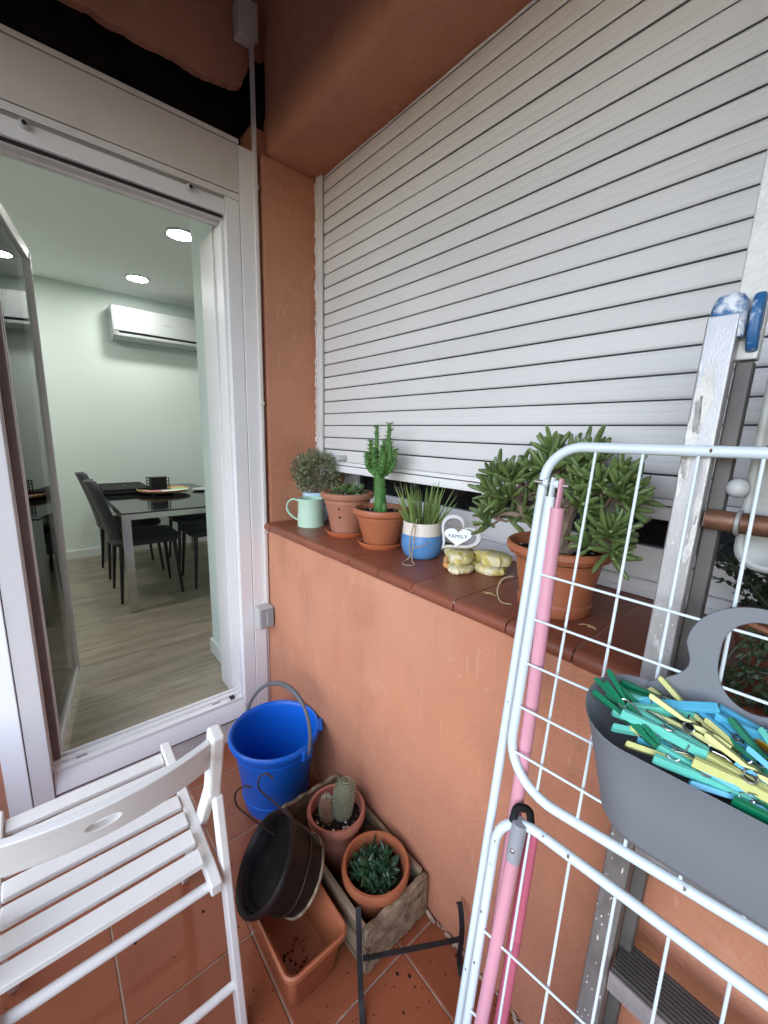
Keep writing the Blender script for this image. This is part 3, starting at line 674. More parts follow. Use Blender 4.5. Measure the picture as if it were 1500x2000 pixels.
# ------------------------------------------------------------------ pots on the sill
ZS = .9985
def pot(parent, c, h, r1, r0, m, lip=.010, liph=.022, steps=True, seg=48, wall=.005):
    p = [(0, 0), (r0*.96, 0), (r0, .004)]
    rb = r0+(r1-r0)*.80
    p += [(rb*.985, h*.72), (rb*1.0+.0015, h*.73), (rb+.003, h*.80), (r1-.006, h-liph-.004), (r1-.003, h-liph), (r1+lip*.7, h-liph+.002), (r1+lip, h-liph*.5), (r1+lip*.7, h-.002), (r1+lip*.2, h), (r1-wall*.6, h-.001), (r1-wall, h-.01), (r1-wall-.006, h-.035), (0, h-.035)]
    return MB().lathe(p, c, seg).build('pot', m, parent, smooth=40)
def soil(parent, c, r, n=60, m='soil', chips=('bark_chip', 'grit_white')):
    b = MB(); b.lathe([(r, -.004), (r*.98, 0), (r*.6, .004), (0, .006)], c, 28)
    for k in range(n*2):
        a, q = R(0, 2*pi), r*math.sqrt(random.random())*.97; b.ico((c[0]+q*cos(a), c[1]+q*sin(a), c[2]+.003), R(.002, .006), 1, (1.4, 1, .7), .35)
    s_ = b.build('soil', m, parent, smooth=0)
    for ch in chips:
        b = MB()
        for k in range(n//3 if ch == 'bark_chip' else n//10):
            a, q = R(0, 2*pi), r*math.sqrt(random.random())*.93; b.ico((c[0]+q*cos(a), c[1]+q*sin(a), c[2]+.007), R(.002, .0045), 1, (1.6, 1, .6), .3)
        b.build(ch, ch, s_, smooth=0, kind='stuff')
def saucer(c, r, m, label):
    MB().lathe([(0, 0), (r*.86, 0), (r*.98, .014), (r, .018), (r*.985, .0195), (r*.96, .018), (r*.84, .005), (0, .004)], c, 48).single('plant_saucer', m, label, 'saucer', c)

# leafy ball bush in pale blue pot
c = V((.092, .205, ZS))
t = thing('potted_bush', 'small round leafy bush in a pale blue pot in the corner of the sill', 'potted plant', c)
MB().lathe([(0, 0), (.046, 0), (.052, .005), (.062, .118), (.064, .132), (.060, .133), (.056, .12), (0, .115)], c, 40).build('pot', 'pale_blue_glaze', t)
b = MB()
for k in range(26):
    d = V((R(-1, 1), R(-1, 1), R(-.1, 1.2))).normalized(); b.tube([c+V((0, 0, .09)), c+V((0, 0, .16))+d*.05, c+V((0, 0, .195))+d*.085], [.002, .0014, .0007], 5)
b.build('stems', 'bark', t)
b = MB()
for k in range(3200):
    d = V((random.gauss(0, 1), random.gauss(0, 1), random.gauss(0, 1))).normalized(); q = R(.55, 1.08)+(.12*sin(7*d.x+3*d.z)*sin(5*d.y+2))
    if d.z < -.75: continue
    p = c+V((.006, 0, .214))+V((d.x*.112*q, d.y*.098*q, d.z*.094*q)); dr = (d+V((R(-1, 1), R(-1, 1), R(-.4, 1)))*.9).normalized(); sd_ = dr.cross(V((R(-1, 1), R(-1, 1), R(-1, 1)))).normalized(); L_ = R(.010, .018); nn = dr.cross(sd_)*.002
    n = len(b.v); b.v += [p, p+dr*L_*.5+sd_*L_*.28+nn, p+dr*L_, p+dr*L_*.5-sd_*L_*.28+nn]; b.f += [(n, n+1, n+2, n+3)]
b.build('foliage', 'leaf_bush', t, smooth=0, kind='stuff')

# mint enamel jug
c = V((.178, .125, ZS))
t = thing('enamel_jug', 'mint green enamel jug with a curved handle', 'jug', c)
MB().lathe([(0, .002), (.0535, .002), (.056, 0), (.0565, .006), (.0525, .113), (.0545, .117), (.0535, .119), (.0505, .115), (.054, .010), (0, .008)], c, 48).build('body', 'mint_enamel', t)
hd = V((-.62, -.58, 0)).normalized()
hp_ = [c+hd*.052+V((0, 0, .104)), c+hd*.075+V((0, 0, .112)), c+hd*.098+V((0, 0, .098)), c+hd*.104+V((0, 0, .070)), c+hd*.092+V((0, 0, .046)), c+hd*.072+V((0, 0, .030)), c+hd*.054+V((0, 0, .022))]
def smooth_path(pts, n=6):
    pts = [V(p) for p in pts]; out = []
    for i in range(len(pts)-1):
        p0, p1, p2, p3 = pts[max(i-1, 0)], pts[i], pts[i+1], pts[min(i+2, len(pts)-1)]
        for k in range(n):
            s_ = k/n; out.append(.5*((2*p1)+(p2-p0)*s_+(2*p0-5*p1+4*p2-p3)*s_*s_+(3*p1-p0-3*p2+p3)*s_**3))
    out.append(pts[-1]); return out
MB().tube(smooth_path(hp_), .0085, 10, flat=hd).build('handle', 'mint_enamel', t)

# succulent rosette pot with saucer
c = V((.392, .165, ZS))
saucer(c, .086, 'terracotta_bright', 'terracotta saucer under the taller weathered pot of low succulents')
t = thing('succulent_pot', 'weathered terracotta pot of low succulents with side holes', 'potted plant', c+V((0, 0, .005)))
cp = c+V((0, 0, .005)); pot(t, cp, .166, .094, .061, 'terracotta_old', lip=.012, liph=.024)
soil(t, cp+V((0, 0, .146)), .086, 40)
for hx, hz in ((.068, .108), (.062, .075)):
    a = -1.0; r_ = .062+(.094-.061)*hz/.166*.9
    MB().ico(cp+V((cos(a)*r_, sin(a)*r_, hz)), .006, 2, (1, 1, .8), .1).build('drain_hole', 'black', t)
lm = [leafmesh('leaf', 'leaf_mid', .034, .013, .006, bend=.25), leafmesh('leaf', 'leaf_mid', .026, .011, .005, bend=.35)]
for (rx, ry, n, s) in ((-.01, .01, 24, 1.6), (.046, -.004, 16, 1.05), (-.038, -.03, 14, .8), (-.055, .02, 12, .8), (.02, .045, 14, 1.1)):
    for k in range(n):
        a = k*2.4; e = .25+.95*k/n; d = V((cos(a)*cos(e), sin(a)*cos(e), sin(e))); inst(random.choice(lm), 'leaf', t, aim(cp+V((rx, ry, .160)), d, R(0, 6), s*R(.85, 1.1)))
b = MB()
for k in range(160):
    a, q = R(2.0, 4.6), R(.03, .082); p = cp+V((q*cos(a), q*sin(a), .14)); b.tube([p, p+V((R(-.008, .008), R(-.008, .008), R(.008, .024)))], [.0016, .0004], 4)
b.build('moss_shoots', 'leaf_mid', t, kind='stuff')

# candelabra cactus
c = V((.602, .165, ZS))
saucer(c, .084, 'terracotta_bright', 'terracotta saucer under the pot of the tall branching cactus')
cp = c+V((0, 0, .005))
t = thing('cactus_pot', 'tall branching green cactus in a round terracotta pot', 'potted plant', cp)
pot(t, cp, .134, .094, .060, 'terracotta_plastic', lip=.010, liph=.022); soil(t, cp+V((0, 0, .114)), .086, 70)
base = cp+V((-.012, .0, .105))
def ribbed(pts, rs, seg=12):
    b = MB(); b.tube(pts, rs, seg); return b
tp = smooth_path([base, base+V((.003, 0, .05)), base+V((-.002, 0, .10)), base+V((-.004, 0, .15))], 4)
n_ = len(tp); MB().tube(tp, [.0225-.0045*i/n_+.0012*sin(i*2.2) for i in range(n_)], 12).build('trunk', 'cactus_green', t)
top = base+V((-.004, 0, .135)); arms = []
for dx, dy, h, sp in ((-.052, .0, .128, .030), (-.034, .012, .178, .02), (-.016, -.014, .105, .01), (.006, .012, .128, .012), (.022, -.01, .11, .012), (.040, .004, .186, .02), (.056, -.004, .125, .034), (-.045, -.022, .085, .03), (.046, -.022, .09, .03), (-.060, .01, .08, .03), (.062, .012, .10, .03)):
    pth = smooth_path([top, top+V((dx*.7, dy*.7, h*.26)), top+V((dx*.98, dy, h*.55)), top+V((dx*1.02, dy, h))], 5); arms.append(pth); n_ = len(pth)
    MB().tube(pth, [.0088-.0040*i/n_+.0024*(i % 2) for i in range(n_)], 7).build('arm', 'cactus_green', t)
b = MB(); 
for pth in arms:
    for i in range(len(pth)-1):
        for q in range(7):
            a = R(0, 2*pi); p = pth[i].lerp(pth[i+1], random.random()); d = V((cos(a), sin(a), .35)); b.tube([p+d*.005, p+d*R(.013, .021)], [.0018, .0003], 4)
for k in range(150):
    p = tp[random.randrange(len(tp))]+V((0, 0, R(-.008, .008))); a = R(0, 2*pi); d = V((cos(a), sin(a), .3)); b.tube([p+d*.018, p+d*R(.022, .027)], [.001, .0003], 4)
b.build('spines', 'cactus_spine', t, kind='stuff')
off = base+V((.033, -.008, .008)); MB().tube(smooth_path([off, off+V((.003, 0, .02)), off+V((.002, 0, .042))]), [.008]*6+[.0085]*4+[.006]*3, 9).build('offset', 'cactus_green', t)
b = MB()
for k in range(70):
    a = R(0, 6.3); p = off+V((0, 0, R(0, .04))); d = V((cos(a), sin(a), .2)); b.tube([p+d*.007, p+d*.0125], [.0012, .0003], 4)
b.build('spines', 'cactus_green', t, kind='stuff')

# grass in blue and cream pot
c = V((.782, .190, ZS))
t = thing('grass_pot', 'tuft of ornamental grass in a blue and cream ceramic pot', 'potted plant', c)
MB().lathe([(0, 0), (.048, 0), (.056, .006), (.066, .028), (.0685, .05), (.066, .074), (.064, .079)], c, 48, wob=.012).build('pot', 'blue_glaze', t, smooth=60)
MB().lathe([(.0642, .0785), (.062, .095), (.0625, .115), (.061, .119), (.058, .118), (.057, .10), (0, .098)], c, 48, wob=.012).build('pot_collar', 'cream_glaze', t, smooth=60)
for k in range(120):
    a = R(0, 2*pi); q = .049*math.sqrt(random.random()); p = c+V((q*cos(a), q*sin(a), .098)); ln = R(.07, .155); le = R(.0, .5)*(.4+q/.045)
    d = V((cos(a)*le, sin(a)*le*.8, 1)).normalized(); 
    pts = [p+d*ln*s_+V((cos(a), sin(a), -.3))*(.018*le*s_*s_) for s_ in (0, .35, .7, 1)]
    MB().tube(pts, [.0021, .0026, .0019, .0003], 5, flat=(cos(a+1), sin(a+1), 0)).build('blade', 'grass_blade', t)

# jade plant
c = V((1.262, .150, ZS))
t = thing('jade_plant', 'large jade plant with finger shaped leaves in a terracotta pot', 'potted plant', c)
MB().lathe([(0, 0), (.079, 0), (.082, .004), (.083, .022), (.080, .026), (.079, .030), (.094, .118), (.0965, .120), (.099, .132), (.112, .134), (.1175, .143), (.116, .154), (.112, .157), (.106, .153), (.101, .13), (0, .128)], c, 56).build('pot', 'terracotta_plastic', t)
soil(t, c+V((0, 0, .130)), .099, 60)
ST = c+V((.0, 0, .122))
def limb(pts, r0, r1, nm='branch'):
    pth = smooth_path(pts, 5); n_ = len(pth); MB().tube(pth, [(r0+(r1-r0)*i/n_)*(1+.10*sin(i*1.7)) for i in range(n_)], 9).build(nm, 'bark', t)
limb([ST, ST+V((-.004, 0, .04)), ST+V((.006, .004, .09)), ST+V((.022, .01, .15))], .027, .014, 'trunk')
limb([ST+V((-.012, 0, 0)), ST+V((-.035, -.004, .045)), ST+V((-.075, -.008, .075)), ST+V((-.115, -.01, .125))], .016, .008)
limb([ST+V((.014, 0, .01)), ST+V((.045, -.012, .04)), ST+V((.08, -.02, .060)), ST+V((.118, -.028, .066))], .014, .007)
limb([ST+V((.02, .01, .13)), ST+V((.055, .01, .155)), ST+V((.10, 0, .165))], .011, .006)
limb([ST+V((-.08, -.008, .08)), ST+V((-.12, -.02, .085)), ST+V((-.165, -.02, .075))], .008, .004)
limb([ST+V((.01, .0, .11)), ST+V((-.02, .01, .17)), ST+V((-.03, .01, .21))], .010, .005)
jl = [leafmesh('leaf', 'leaf_jade', L_, w_, th_, 5, bd, .55, 7, .4, .72) for L_, w_, th_, bd in ((.054, .0118, .0095, .14), (.048, .0120, .0095, .08), (.060, .0122, .0100, .16), (.042, .0128, .0095, .2))]
clumps = []
for cx, cy, cz, rx, ry, rz, n in ((-.122, -.012, .135, .074, .055, .066, 15), (-.150, -.02, .066, .042, .04, .032, 6), (-.015, .012, .212, .078, .05, .042, 11), (.05, .01, .198, .062, .05, .048, 9), (.103, -.005, .158, .052, .05, .058, 9), (.112, -.03, .070, .044, .045, .034, 7), (.02, -.01, .130, .05, .05, .04, 3)):
    for k in range(n):
        d = V((random.gauss(0, 1), random.gauss(0, 1)-.25, random.gauss(0, 1)+.2)).normalized(); clumps.append((ST+V((cx+rx*d.x*.85, cy+ry*d.y*.85, cz+rz*d.z*.85)), (d+V((0, 0, 1.0))).normalized(), ST+V((cx, cy, cz))))
tw = MB(); nleaf = 0; rest = MB()
for p, d, o_ in clumps:
    tw.tube([o_, (o_+p)/2+V((0, 0, -.006)), p], [.004, .0035, .003], 6)
    for k in range(11):
        a = k*2.4+R(-.3, .3); e = .15+1.2*(k/11)**.9; ax = d.orthogonal().normalized(); ay = d.cross(ax)
        dd = (ax*cos(a)+ay*sin(a))*cos(e)+d*sin(e); M4 = aim(p-d*.01*(1-k/11), dd, R(0, 6.3), R(.72, 1.18)); me = random.choice(jl)
        tipy = (M4 @ V((0, 0, .05))).y
        if tipy > .255: continue
        if nleaf < 298: inst(me, 'leaf', t, M4); nleaf += 1
        else:
            n = len(rest.v); rest.v += [M4 @ q.co for q in me.vertices]; rest.f += [tuple(n+i for i in f.vertices) for f in me.polygons]
tw.build('twigs', 'bark', t, kind='stuff')
rest.build('small_leaves', 'leaf_jade', t, smooth=60, kind='stuff')

# dark trailing plant at the right end
c = V((1.66, .20, ZS))
t = thing('trailing_plant', 'dark leafy trailing plant in a brown pot behind the ladder', 'potted plant', c)
MB().lathe([(0, 0), (.06, 0), (.065, .005), (.082, .085), (.088, .092), (.084, .098), (.076, .09), (0, .085)], c, 40).build('pot', 'terracotta_old', t)
b = MB(); lv = MB(); lt = MB()
def leaf4(bb, p, dr, L_, wd):
    sd_ = dr.cross(V((R(-1, 1), R(-1, 1), R(-1, 1)))).normalized(); nn = dr.cross(sd_)*L_*.12; n = len(bb.v)
    bb.v += [p, p+dr*L_*.35+sd_*wd*.5+nn, p+dr*L_*.75+sd_*wd*.4+nn, p+dr*L_, p+dr*L_*.75-sd_*wd*.4+nn, p+dr*L_*.35-sd_*wd*.5+nn]; bb.f.append((n, n+1, n+2, n+3, n+4, n+5))
for k in range(60):
    a = R(0, 2*pi); ln = R(.04, .17); p0 = c+V((R(-.05, .05), R(-.04, .04), .09)); d = V((cos(a)*R(.3, 1.1), sin(a)*.45, R(.35, 1))); pts = [p0, p0+d*ln*.5+V((0, 0, .01)), p0+d*ln+V((0, 0, -.01))]
    b.tube(pts, [.0014, .001, .0006], 4)
    for q in range(20):
        s_ = R(.25, 1); p = pts[0].lerp(pts[1], s_*2) if s_ < .5 else pts[1].lerp(pts[2], s_*2-1); dr = V((R(-1, 1), R(-1, 1), R(-.3, 1))).normalized(); leaf4(lv, p, dr, R(.010, .017), .009)
for k in range(16):
    x0 = R(-.10, .06); p0 = c+V((x0, -.05, .08)); pts = smooth_path([p0, p0+V((R(-.03, .0), -.05, .0)), p0+V((R(-.05, .01), -.085, -.045)), p0+V((R(-.07, .02), R(-.14, -.10), -.075+R(0, .012)))], 4); b.tube(pts, .0012, 4)
    for q in pts[2:]:
        for s_ in range(3): dr = V((R(-1, 1), R(-1, 1), R(-.5, .7))).normalized(); leaf4(lt, q, dr, R(.010, .018), .008)
b.build('stems', 'leaf_trail', t); lv.build('foliage', 'leaf_blackgreen', t, smooth=0, kind='stuff'); lt.build('trailing_leaves', 'leaf_trail', t, smooth=0, kind='stuff')

# ------------------------------------------------------------------ ornaments on the sill
c = V((.95, .205, ZS))
t = thing('butterfly_ornament', 'yellow stone effect butterfly ornament lying on the sill', 'ornament', c)
def wing(poly, z0, z1, m, cx, cyy, par, nm='wing'):
    pl2 = [(p.x, p.y) for p in smooth_path([V((a, q, 0)) for a, q in poly+[poly[0]]], 5)[:-1]]
    rings = []; n = len(pl2); gx = sum(p[0] for p in pl2)/n; gy = sum(p[1] for p in pl2)/n; jit = [R(-.045, .045) for _ in range(n)]
    for k, (s_, z) in enumerate(((.80, z0), (.93, z0+(z1-z0)*.12), (1.0, z0+(z1-z0)*.35), (1.0, z0+(z1-z0)*.6), (.95, z0+(z1-z0)*.82), (.84, z1-.002), (.60, z1+.001), (.25, z1+.0015))):
        rings.append([(cx+gx+(a-gx)*(s_+jit[i])+R(-.0016, .0016), cyy+gy+(q-gy)*(s_+jit[i])+R(-.0016, .0016), z+R(-.0014, .0014)) for i, (a, q) in enumerate(pl2)])
    return MB().loft(rings).build(nm, m, par, smooth=32)
near = [(-.075, -.002), (-.062, -.022), (-.030, -.038), (-.008, -.068), (.020, -.084), (.048, -.064), (.050, -.026), (.030, .0), (.0, .014), (-.045, .016)]
farw = [(.02, .005), (.045, .0), (.08, -.012), (.115, -.005), (.135, .022), (.128, .052), (.095, .072), (.055, .06), (.025, .03)]
for pl_, (za, zb), (dx, dy) in ((near, (.0005, .024), (0, 0)), (near, (.0255, .060), (-.008, .010)), (farw, (.0005, .026), (-.012, .0)), (farw, (.0275, .060), (-.004, .01))):
    wn_ = wing(pl_, ZS+za, ZS+zb, 'resin_yellow', c.x+dx, c.y+dy, t)
    if zb > .05:
        gx = sum(p[0] for p in pl_)/len(pl_); gy = sum(p[1] for p in pl_)/len(pl_)
        for rr_, mm in ((.011, 'resin_orange'), (.006, 'resin_yellow')): MB().lathe([(0, .0), (rr_, .0), (rr_*.9, .0016+.0006*(rr_ < .01)), (0, .002+.0006*(rr_ < .01))], (c.x+dx+gx+.012, c.y+dy+gy-.008, ZS+zb-.0005), 14).build('eye_spot', mm, wn_)
b = MB()
for k in range(8): b.ico((c.x-.035+.012*k, c.y+.004+.0045*k+R(-.002, .002), ZS+.034+R(0, .008)), .012, 2, (1, .9, 1.1), .08)
b.build('body', 'resin_orange', t)
b = MB()
for k in range(6): b.ico((c.x-.058+.008*k, c.y-.012-.010*k, ZS+.016), .011, 2, (1, .9, .9), .1)
b.build('wing_edge', 'resin_orange', t)

def heart2(n=40, s=1.):
    out = []
    for k in range(n):
        a = 2*pi*k/n; out.append((s*16*sin(a)**3/17, s*(13*cos(a)-5*cos(2*a)-2*cos(3*a)-cos(4*a)+3)/17))
    return out
# wooden heart outline leaning against the grass pot, small plaque hung inside
HC = V((.940, .165, 1.098)); hn = (CAM-HC); hn = V((hn.x*.8, hn.y*1.0, .62)).normalized(); hx = V((0, 0, 1)).cross(hn).normalized(); hy = hn.cross(hx)
t = thing('heart_ornament', 'grey wooden heart outline with a small white heart plaque hung inside', 'ornament', HC-V((0, 0, .05)))
ca, sa = cos(radians(-38)), sin(radians(-38))
def HF(a, q, d): 
    a2 = a*ca-q*sa; q2 = a*sa+q*ca
    return HC+hx*(a2*1.1)+hy*q2+hn*d
ho = heart2(48, .063); hi = heart2(48, .0520)
hi = [(a, q+.0005) for a, q in hi]
MB().ring_plate(ho, hi, HF, -.008, .008).build('heart_outline', 'heart_wood', t, bevel=.001)
PC = HC+hx*.010+hn*.011-hy*.006
PF = lambda a, q, d: PC+hx*a*1.18+hy*q*.92+hn*d
plq = MB().prism(heart2(40, .036), PF, -.003, .003).build('plaque', 'plaque_white', t, bevel=.0008)
tx = bpy.data.curves.new('lettering', 'FONT'); tx.body = 'FAMILY'; tx.size = .0155; tx.align_x = 'CENTER'; tx.align_y = 'CENTER'; tx.extrude = .0003; tx.space_character = 1.12; tx.materials.append(MATS['ink'])
tmp = bpy.data.objects.new('lettering', tx); COL.objects.link(tmp); bpy.context.view_layer.update()
tme = bpy.data.meshes.new_from_object(tmp.evaluated_get(bpy.context.evaluated_depsgraph_get())); bpy.data.objects.remove(tmp); bpy.data.curves.remove(tx)
tob = bpy.data.objects.new('lettering', tme); COL.objects.link(tob); tob.parent = plq
tl = PC+hy*.005+hn*.0035-t.location
tob.matrix_local = Matrix(((hx.x, hy.x, hn.x, tl.x), (hx.y, hy.y, hn.y, tl.y), (hx.z, hy.z, hn.z, tl.z), (0, 0, 0, 1)))
top_ = PC+hy*.027
MB().tube(smooth_path([top_+hn*.004, top_+hy*.008+hx*.006, top_+hy*.012-hx*.004, top_+hy*.004-hx*.008, top_+hn*.004]), .0016, 6).build('knot', 'twine', t)
g = V((.782, .190, ZS)); 
cps = [g+V((.020, -.058, .122)), g+V((.022, -.070, .095)), g+V((.018, -.074, .05)), g+V((.022, -.073, .018)), g+V((.014, -.082, .002)), g+V((.028, -.112, .0018)), g+V((.056, -.112, .002)), g+V((.062, -.090, .002)), g+V((.036, -.076, .004)), g+V((.030, -.073, .03)), g+V((.034, -.070, .07)), g+V((.032, -.064, .11)), g+V((.026, -.054, .135))]
MB().tube(smooth_path(cps), .0017, 6).build('hanging_cord', 'twine', t)
MB().tube(smooth_path([g+V((.028, -.072, .045)), g+V((.052, -.066, .052)), g+V((.075, -.055, .066)), HC-hx*.07-hy*.02]), .0012, 6).build('hanging_cord', 'twine', t)

# wire loop on the jade pot, twigs and crumbs
j = V((1.262, .150, ZS))
MB().tube(smooth_path([j+V((-.060, -.085, .075)), j+V((-.078, -.10, .066)), j+V((-.088, -.103, .035)), j+V((-.078, -.10, .010)), j+V((-.058, -.086, .006))]), .0018, 6).single('cord_loop', 'twine', 'thin pale cord loop hanging beside the jade plant pot', 'cord', j+V((-.08, -.1, 0)))
for (x, y, lab) in ((1.125, .085, 'small dry twig lying on the sill left of the jade pot'), (1.372, .10, 'small dry leaf fragment on the sill right of the jade pot')):
    b = MB()
    for k in range(4):
        p = V((x+R(-.01, .01), y+R(-.006, .006), ZS+.002)); b.tube(smooth_path([p, p+V((R(-.014, .014), R(-.008, .008), .003)), p+V((R(-.024, .024), R(-.01, .01), .001))]), .0012, 5)
    b.single('dry_twig', 'dry_straw', lab, 'twig', (x, y, ZS), 'dry twigs on the sill')

# ------------------------------------------------------------------ blue bucket
c = V((.405, -.168, 0))
t = thing('bucket', 'blue plastic bucket with a grey handle standing in the corner', 'bucket', c)
rm = .157
p = [(0, .004), (.105, .004), (.108, 0), (.114, .0), (.117, .008), (.148, .262), (.149, .268), (.163, .270), (.1675, .280), (.166, .292), (.160, .297), (.154, .294), (.150, .284), (.147, .262), (.113, .012), (0, .010)]
bd = MB().lathe(p, c, 64).build('body', 'bucket_blue', t, smooth=45)
for zz in (.05, .235): MB().lathe([(.117+.031*zz/.254-.001, zz), (.1195+.031*zz/.254, zz+.002), (.1195+.031*zz/.254, zz+.006), (.117+.031*zz/.254-.001, zz+.008)], c, 64, close=True).build('hoop', 'bucket_blue', bd)
for a in (.26, .26+pi):
    q = c+V((cos(a)*.163, sin(a)*.163, .268)); tg = V((-sin(a), cos(a), 0)); ou = V((cos(a), sin(a), 0))
    MB().obox(q+ou*.004, tg*.022, ou*.008, V((0, 0, .020))).build('handle_lug', 'bucket_blue', t, bevel=.005, seg=3)
sp = V((cos(1.05), sin(1.05), 0)); q = c+sp*.158+V((0, 0, .287))
MB().obox(q+sp*.006, V((-sp.y, sp.x, 0))*.028, sp*.014, V((0, 0, .009))).build('pouring_lip', 'bucket_blue', t, bevel=.006, seg=3)
A_ = c+V((cos(.26), sin(.26), 0))*.174+V((0, 0, .27)); B_ = c-V((cos(.26), sin(.26), 0))*.174+V((0, 0, .27)); ux = (A_-B_).normalized(); uz = V((.02, .34, .94)); uz = (uz-ux*uz.dot(ux)).normalized()
pts = [(A_+B_)/2+ux*(.174*cos(a))+uz*(.178*sin(a)) for a in [pi*k/40 for k in range(41)]]
MB().tube(pts, [.0095 if 12 < k < 28 else .0065 for k in range(41)], 10).build('bail', 'handle_grey', t)

# ------------------------------------------------------------------ wooden crate and its two pots
c = V((.83, -.125, 0))
t = thing('wooden_crate', 'weathered grey wooden crate holding two potted succulents', 'crate', c)
x0, x1, y0, y1, CH, TH = .605, 1.058, -.240, -.012, .142, .015
def board(nm, pts8, lab=None):
    # pts8 in world; subdivided a little so that the edges can wander
    b = MB().hexa(pts8); o = b.build(nm, 'old_wood', t, bevel=.0025); return o
def bxp(a0, a1, b0, b1, c0, c1, j=.003):
    return [(x+R(-j, j), y+R(-j, j), z+(R(-j, j) if z > .05 else 0)) for x, y, z in ((a0, b0, c0), (a1, b0, c0), (a1, b1, c0), (a0, b1, c0), (a0, b0, c1), (a1, b0, c1), (a1, b1, c1), (a0, b1, c1))]
board('side_board', bxp(x0, x1-TH-.001, y0, y0+TH, .004, CH)); board('side_board', bxp(x0, x1-TH-.001, y1-TH, y1, .004, CH+.004))
def end_board(xa, xb, jag):
    n = 26; ys = [y0+(y1-y0)*k/n for k in range(n+1)]
    top = [(y, CH+.003*sin(k*.9)+R(-.001, .001)) for k, y in enumerate(ys)]; bot = [(y, .001+(abs(R(0, .010)) if jag else .003)) for y in ys]
    return MB().prism(top+bot[::-1], lambda a, q, d: (d, a, q), xa, xb).build('end_board', 'old_wood', t, bevel=.0015)
end_board(x1-TH, x1+.002, True); end_board(x0-TH, x0-.001, False)
MB().box(x0, x1-TH, y0+TH, y1-TH, .006, .014).build('bottom_board', 'old_wood', t)
for y in (y0+.02, y1-.02):
    for z in (.04, .10): MB().lathe([(0, 0), (.003, 0), (.002, .001), (0, .0012)], (x1+.002, y, z), 8, Matrix.Rotation(pi/2, 3, 'Y')).build('nail', 'rust', t)

def crate_pot(c, h, r1, r0, m, lab):
    t = thing('potted_cactus' if 'cactus' in lab else 'potted_succulent', lab, 'potted plant', c)
    MB().lathe([(0, 0), (r0, 0), (r0+.002, .004), (r1*.86, h-.045), (r1*.88, h-.040), (r1*.97, h-.033), (r1, h-.028), (r1+.002, h-.008), (r1-.002, h), (r1-.010, h-.001), (r1-.013, h-.012), (r1-.017, h-.04), (0, h-.04)], c, 56).build('pot', m, t); return t
c = V((.762, -.130, .0142)); t = crate_pot(c, .195, .092, .062, 'terracotta_pink', 'fuzzy column cactus in a pinkish pot inside the crate')
soil(t, c+V((0, 0, .162)), .075, 110); bs = c+V((.010, .016, .155))
def cact(bs, h, r, m, nm, lean, spn):
    pth = [bs+V(lean)*(s_**1.3)+V((0, 0, h*s_)) for s_ in [k/12 for k in range(13)]]
    MB().tube(pth, [r*(.82+.2*sin(min(1, k/7)*pi/2)) if k < 10 else r*math.sqrt(max(.02, 1-((k-9.2)/3.0)**2)) for k in range(13)], 20).build(nm, m, t, smooth=70)
    b = MB(); b2 = MB()
    for i in range(34):
        for k in range(24):
            s_ = i/33; a = 2*pi*(k+(i % 2)*.5)/24; q = s_*12; kk = min(int(q), 11); rr = r*(.82+.2*sin(min(1, q/7)*pi/2)) if q < 9.2 else r*math.sqrt(max(.02, 1-((q-9.2)/3.0)**2))
            p = pth[kk].lerp(pth[kk+1], q-kk)+V((cos(a), sin(a), 0))*rr; d = V((cos(a), sin(a), .3+.8*(q > 9))).normalized()
            (b if s_ < 2 else b2).ico(p, .0014, 1, (1, 1, .7)) if spn == 'dot' else b.tube([p-d*.001, p+d*R(.004, .009)], [.0005, .0001], 3, caps=False)
    b.build('spines', 'spine_white' if spn == 'dot' else 'spine', t, kind='stuff')
cact(bs, .140, .034, 'mammillaria', 'column', (.010, .006, 0), 'dot')
cact(bs+V((-.016, -.046, 0)), .085, .020, 'cactus_brown', 'offset', (-.004, -.002, 0), 'hair')
b = MB(); o_ = bs+V((-.019, -.048, .084))
for k in range(150): d = V((R(-1, 1), R(-1, 1), R(0, 1.2))).normalized(); b.tube([o_, o_+d*R(.010, .020)], [.0008, .0002], 3, caps=False)
b.build('woolly_crown', 'spine_white', t, kind='stuff')
for a in (-.25, .35): 
    q = c+V((cos(a)*.0905, sin(a)*.0905, .186)); MB().ico(q, .006, 1, (.35, .7, 1.), .2).build('chip', 'grit_white', t)

c = V((.958, -.126, .0142)); t = crate_pot(c, .165, .097, .066, 'terracotta_plastic', 'dark green spiky succulent in a terracotta pot inside the crate')
MB().lathe([(.080, 0), (0, .004)], c+V((0, 0, .128)), 30).build('soil', 'soil', t)
hl = [leafmesh('leaf', 'leaf_dark', L_, w_, th_, 4, -.12, .04, 6, .75, .3) for L_, w_, th_ in ((.070, .040, .014), (.060, .036, .014), (.080, .035, .014))]
for rx, ry, s in ((-.008, -.020, 1.05), (.022, .024, 1.), (-.038, .014, .95), (.032, -.034, .8), (-.030, -.045, .8), (-.012, .046, .8), (.008, .002, .9), (-.055, -.012, .6), (.05, .0, .65)):
    for k in range(17):
        a = k*2.4+rx*50; e = .15+1.2*k/17; d = V((cos(a)*cos(e), sin(a)*cos(e), sin(e)))
        inst(random.choice(hl), 'leaf', t, aim(c+V((rx*.95, ry*.95, .130)), d, R(0, 6.3), s*R(.6, .85)))

b = MB()
for k in range(420):
    x, y = (R(.55, 1.75), R(-.5, -.01)) if k < 260 else (R(.1, 1.6), R(-1.2, -.02))
    if .6 < x < 1.06 and y > -.25: continue
    b.ico((x, y, .0012), R(.0006, .0022) if k % 9 else R(.002, .004), 1, (1.5, 1, .5), .4)
b.single('floor_debris', 'soil', 'scattered soil crumbs on the terracotta floor tiles', 'debris', (1, -.3, 0), kind='stuff', smooth=0)
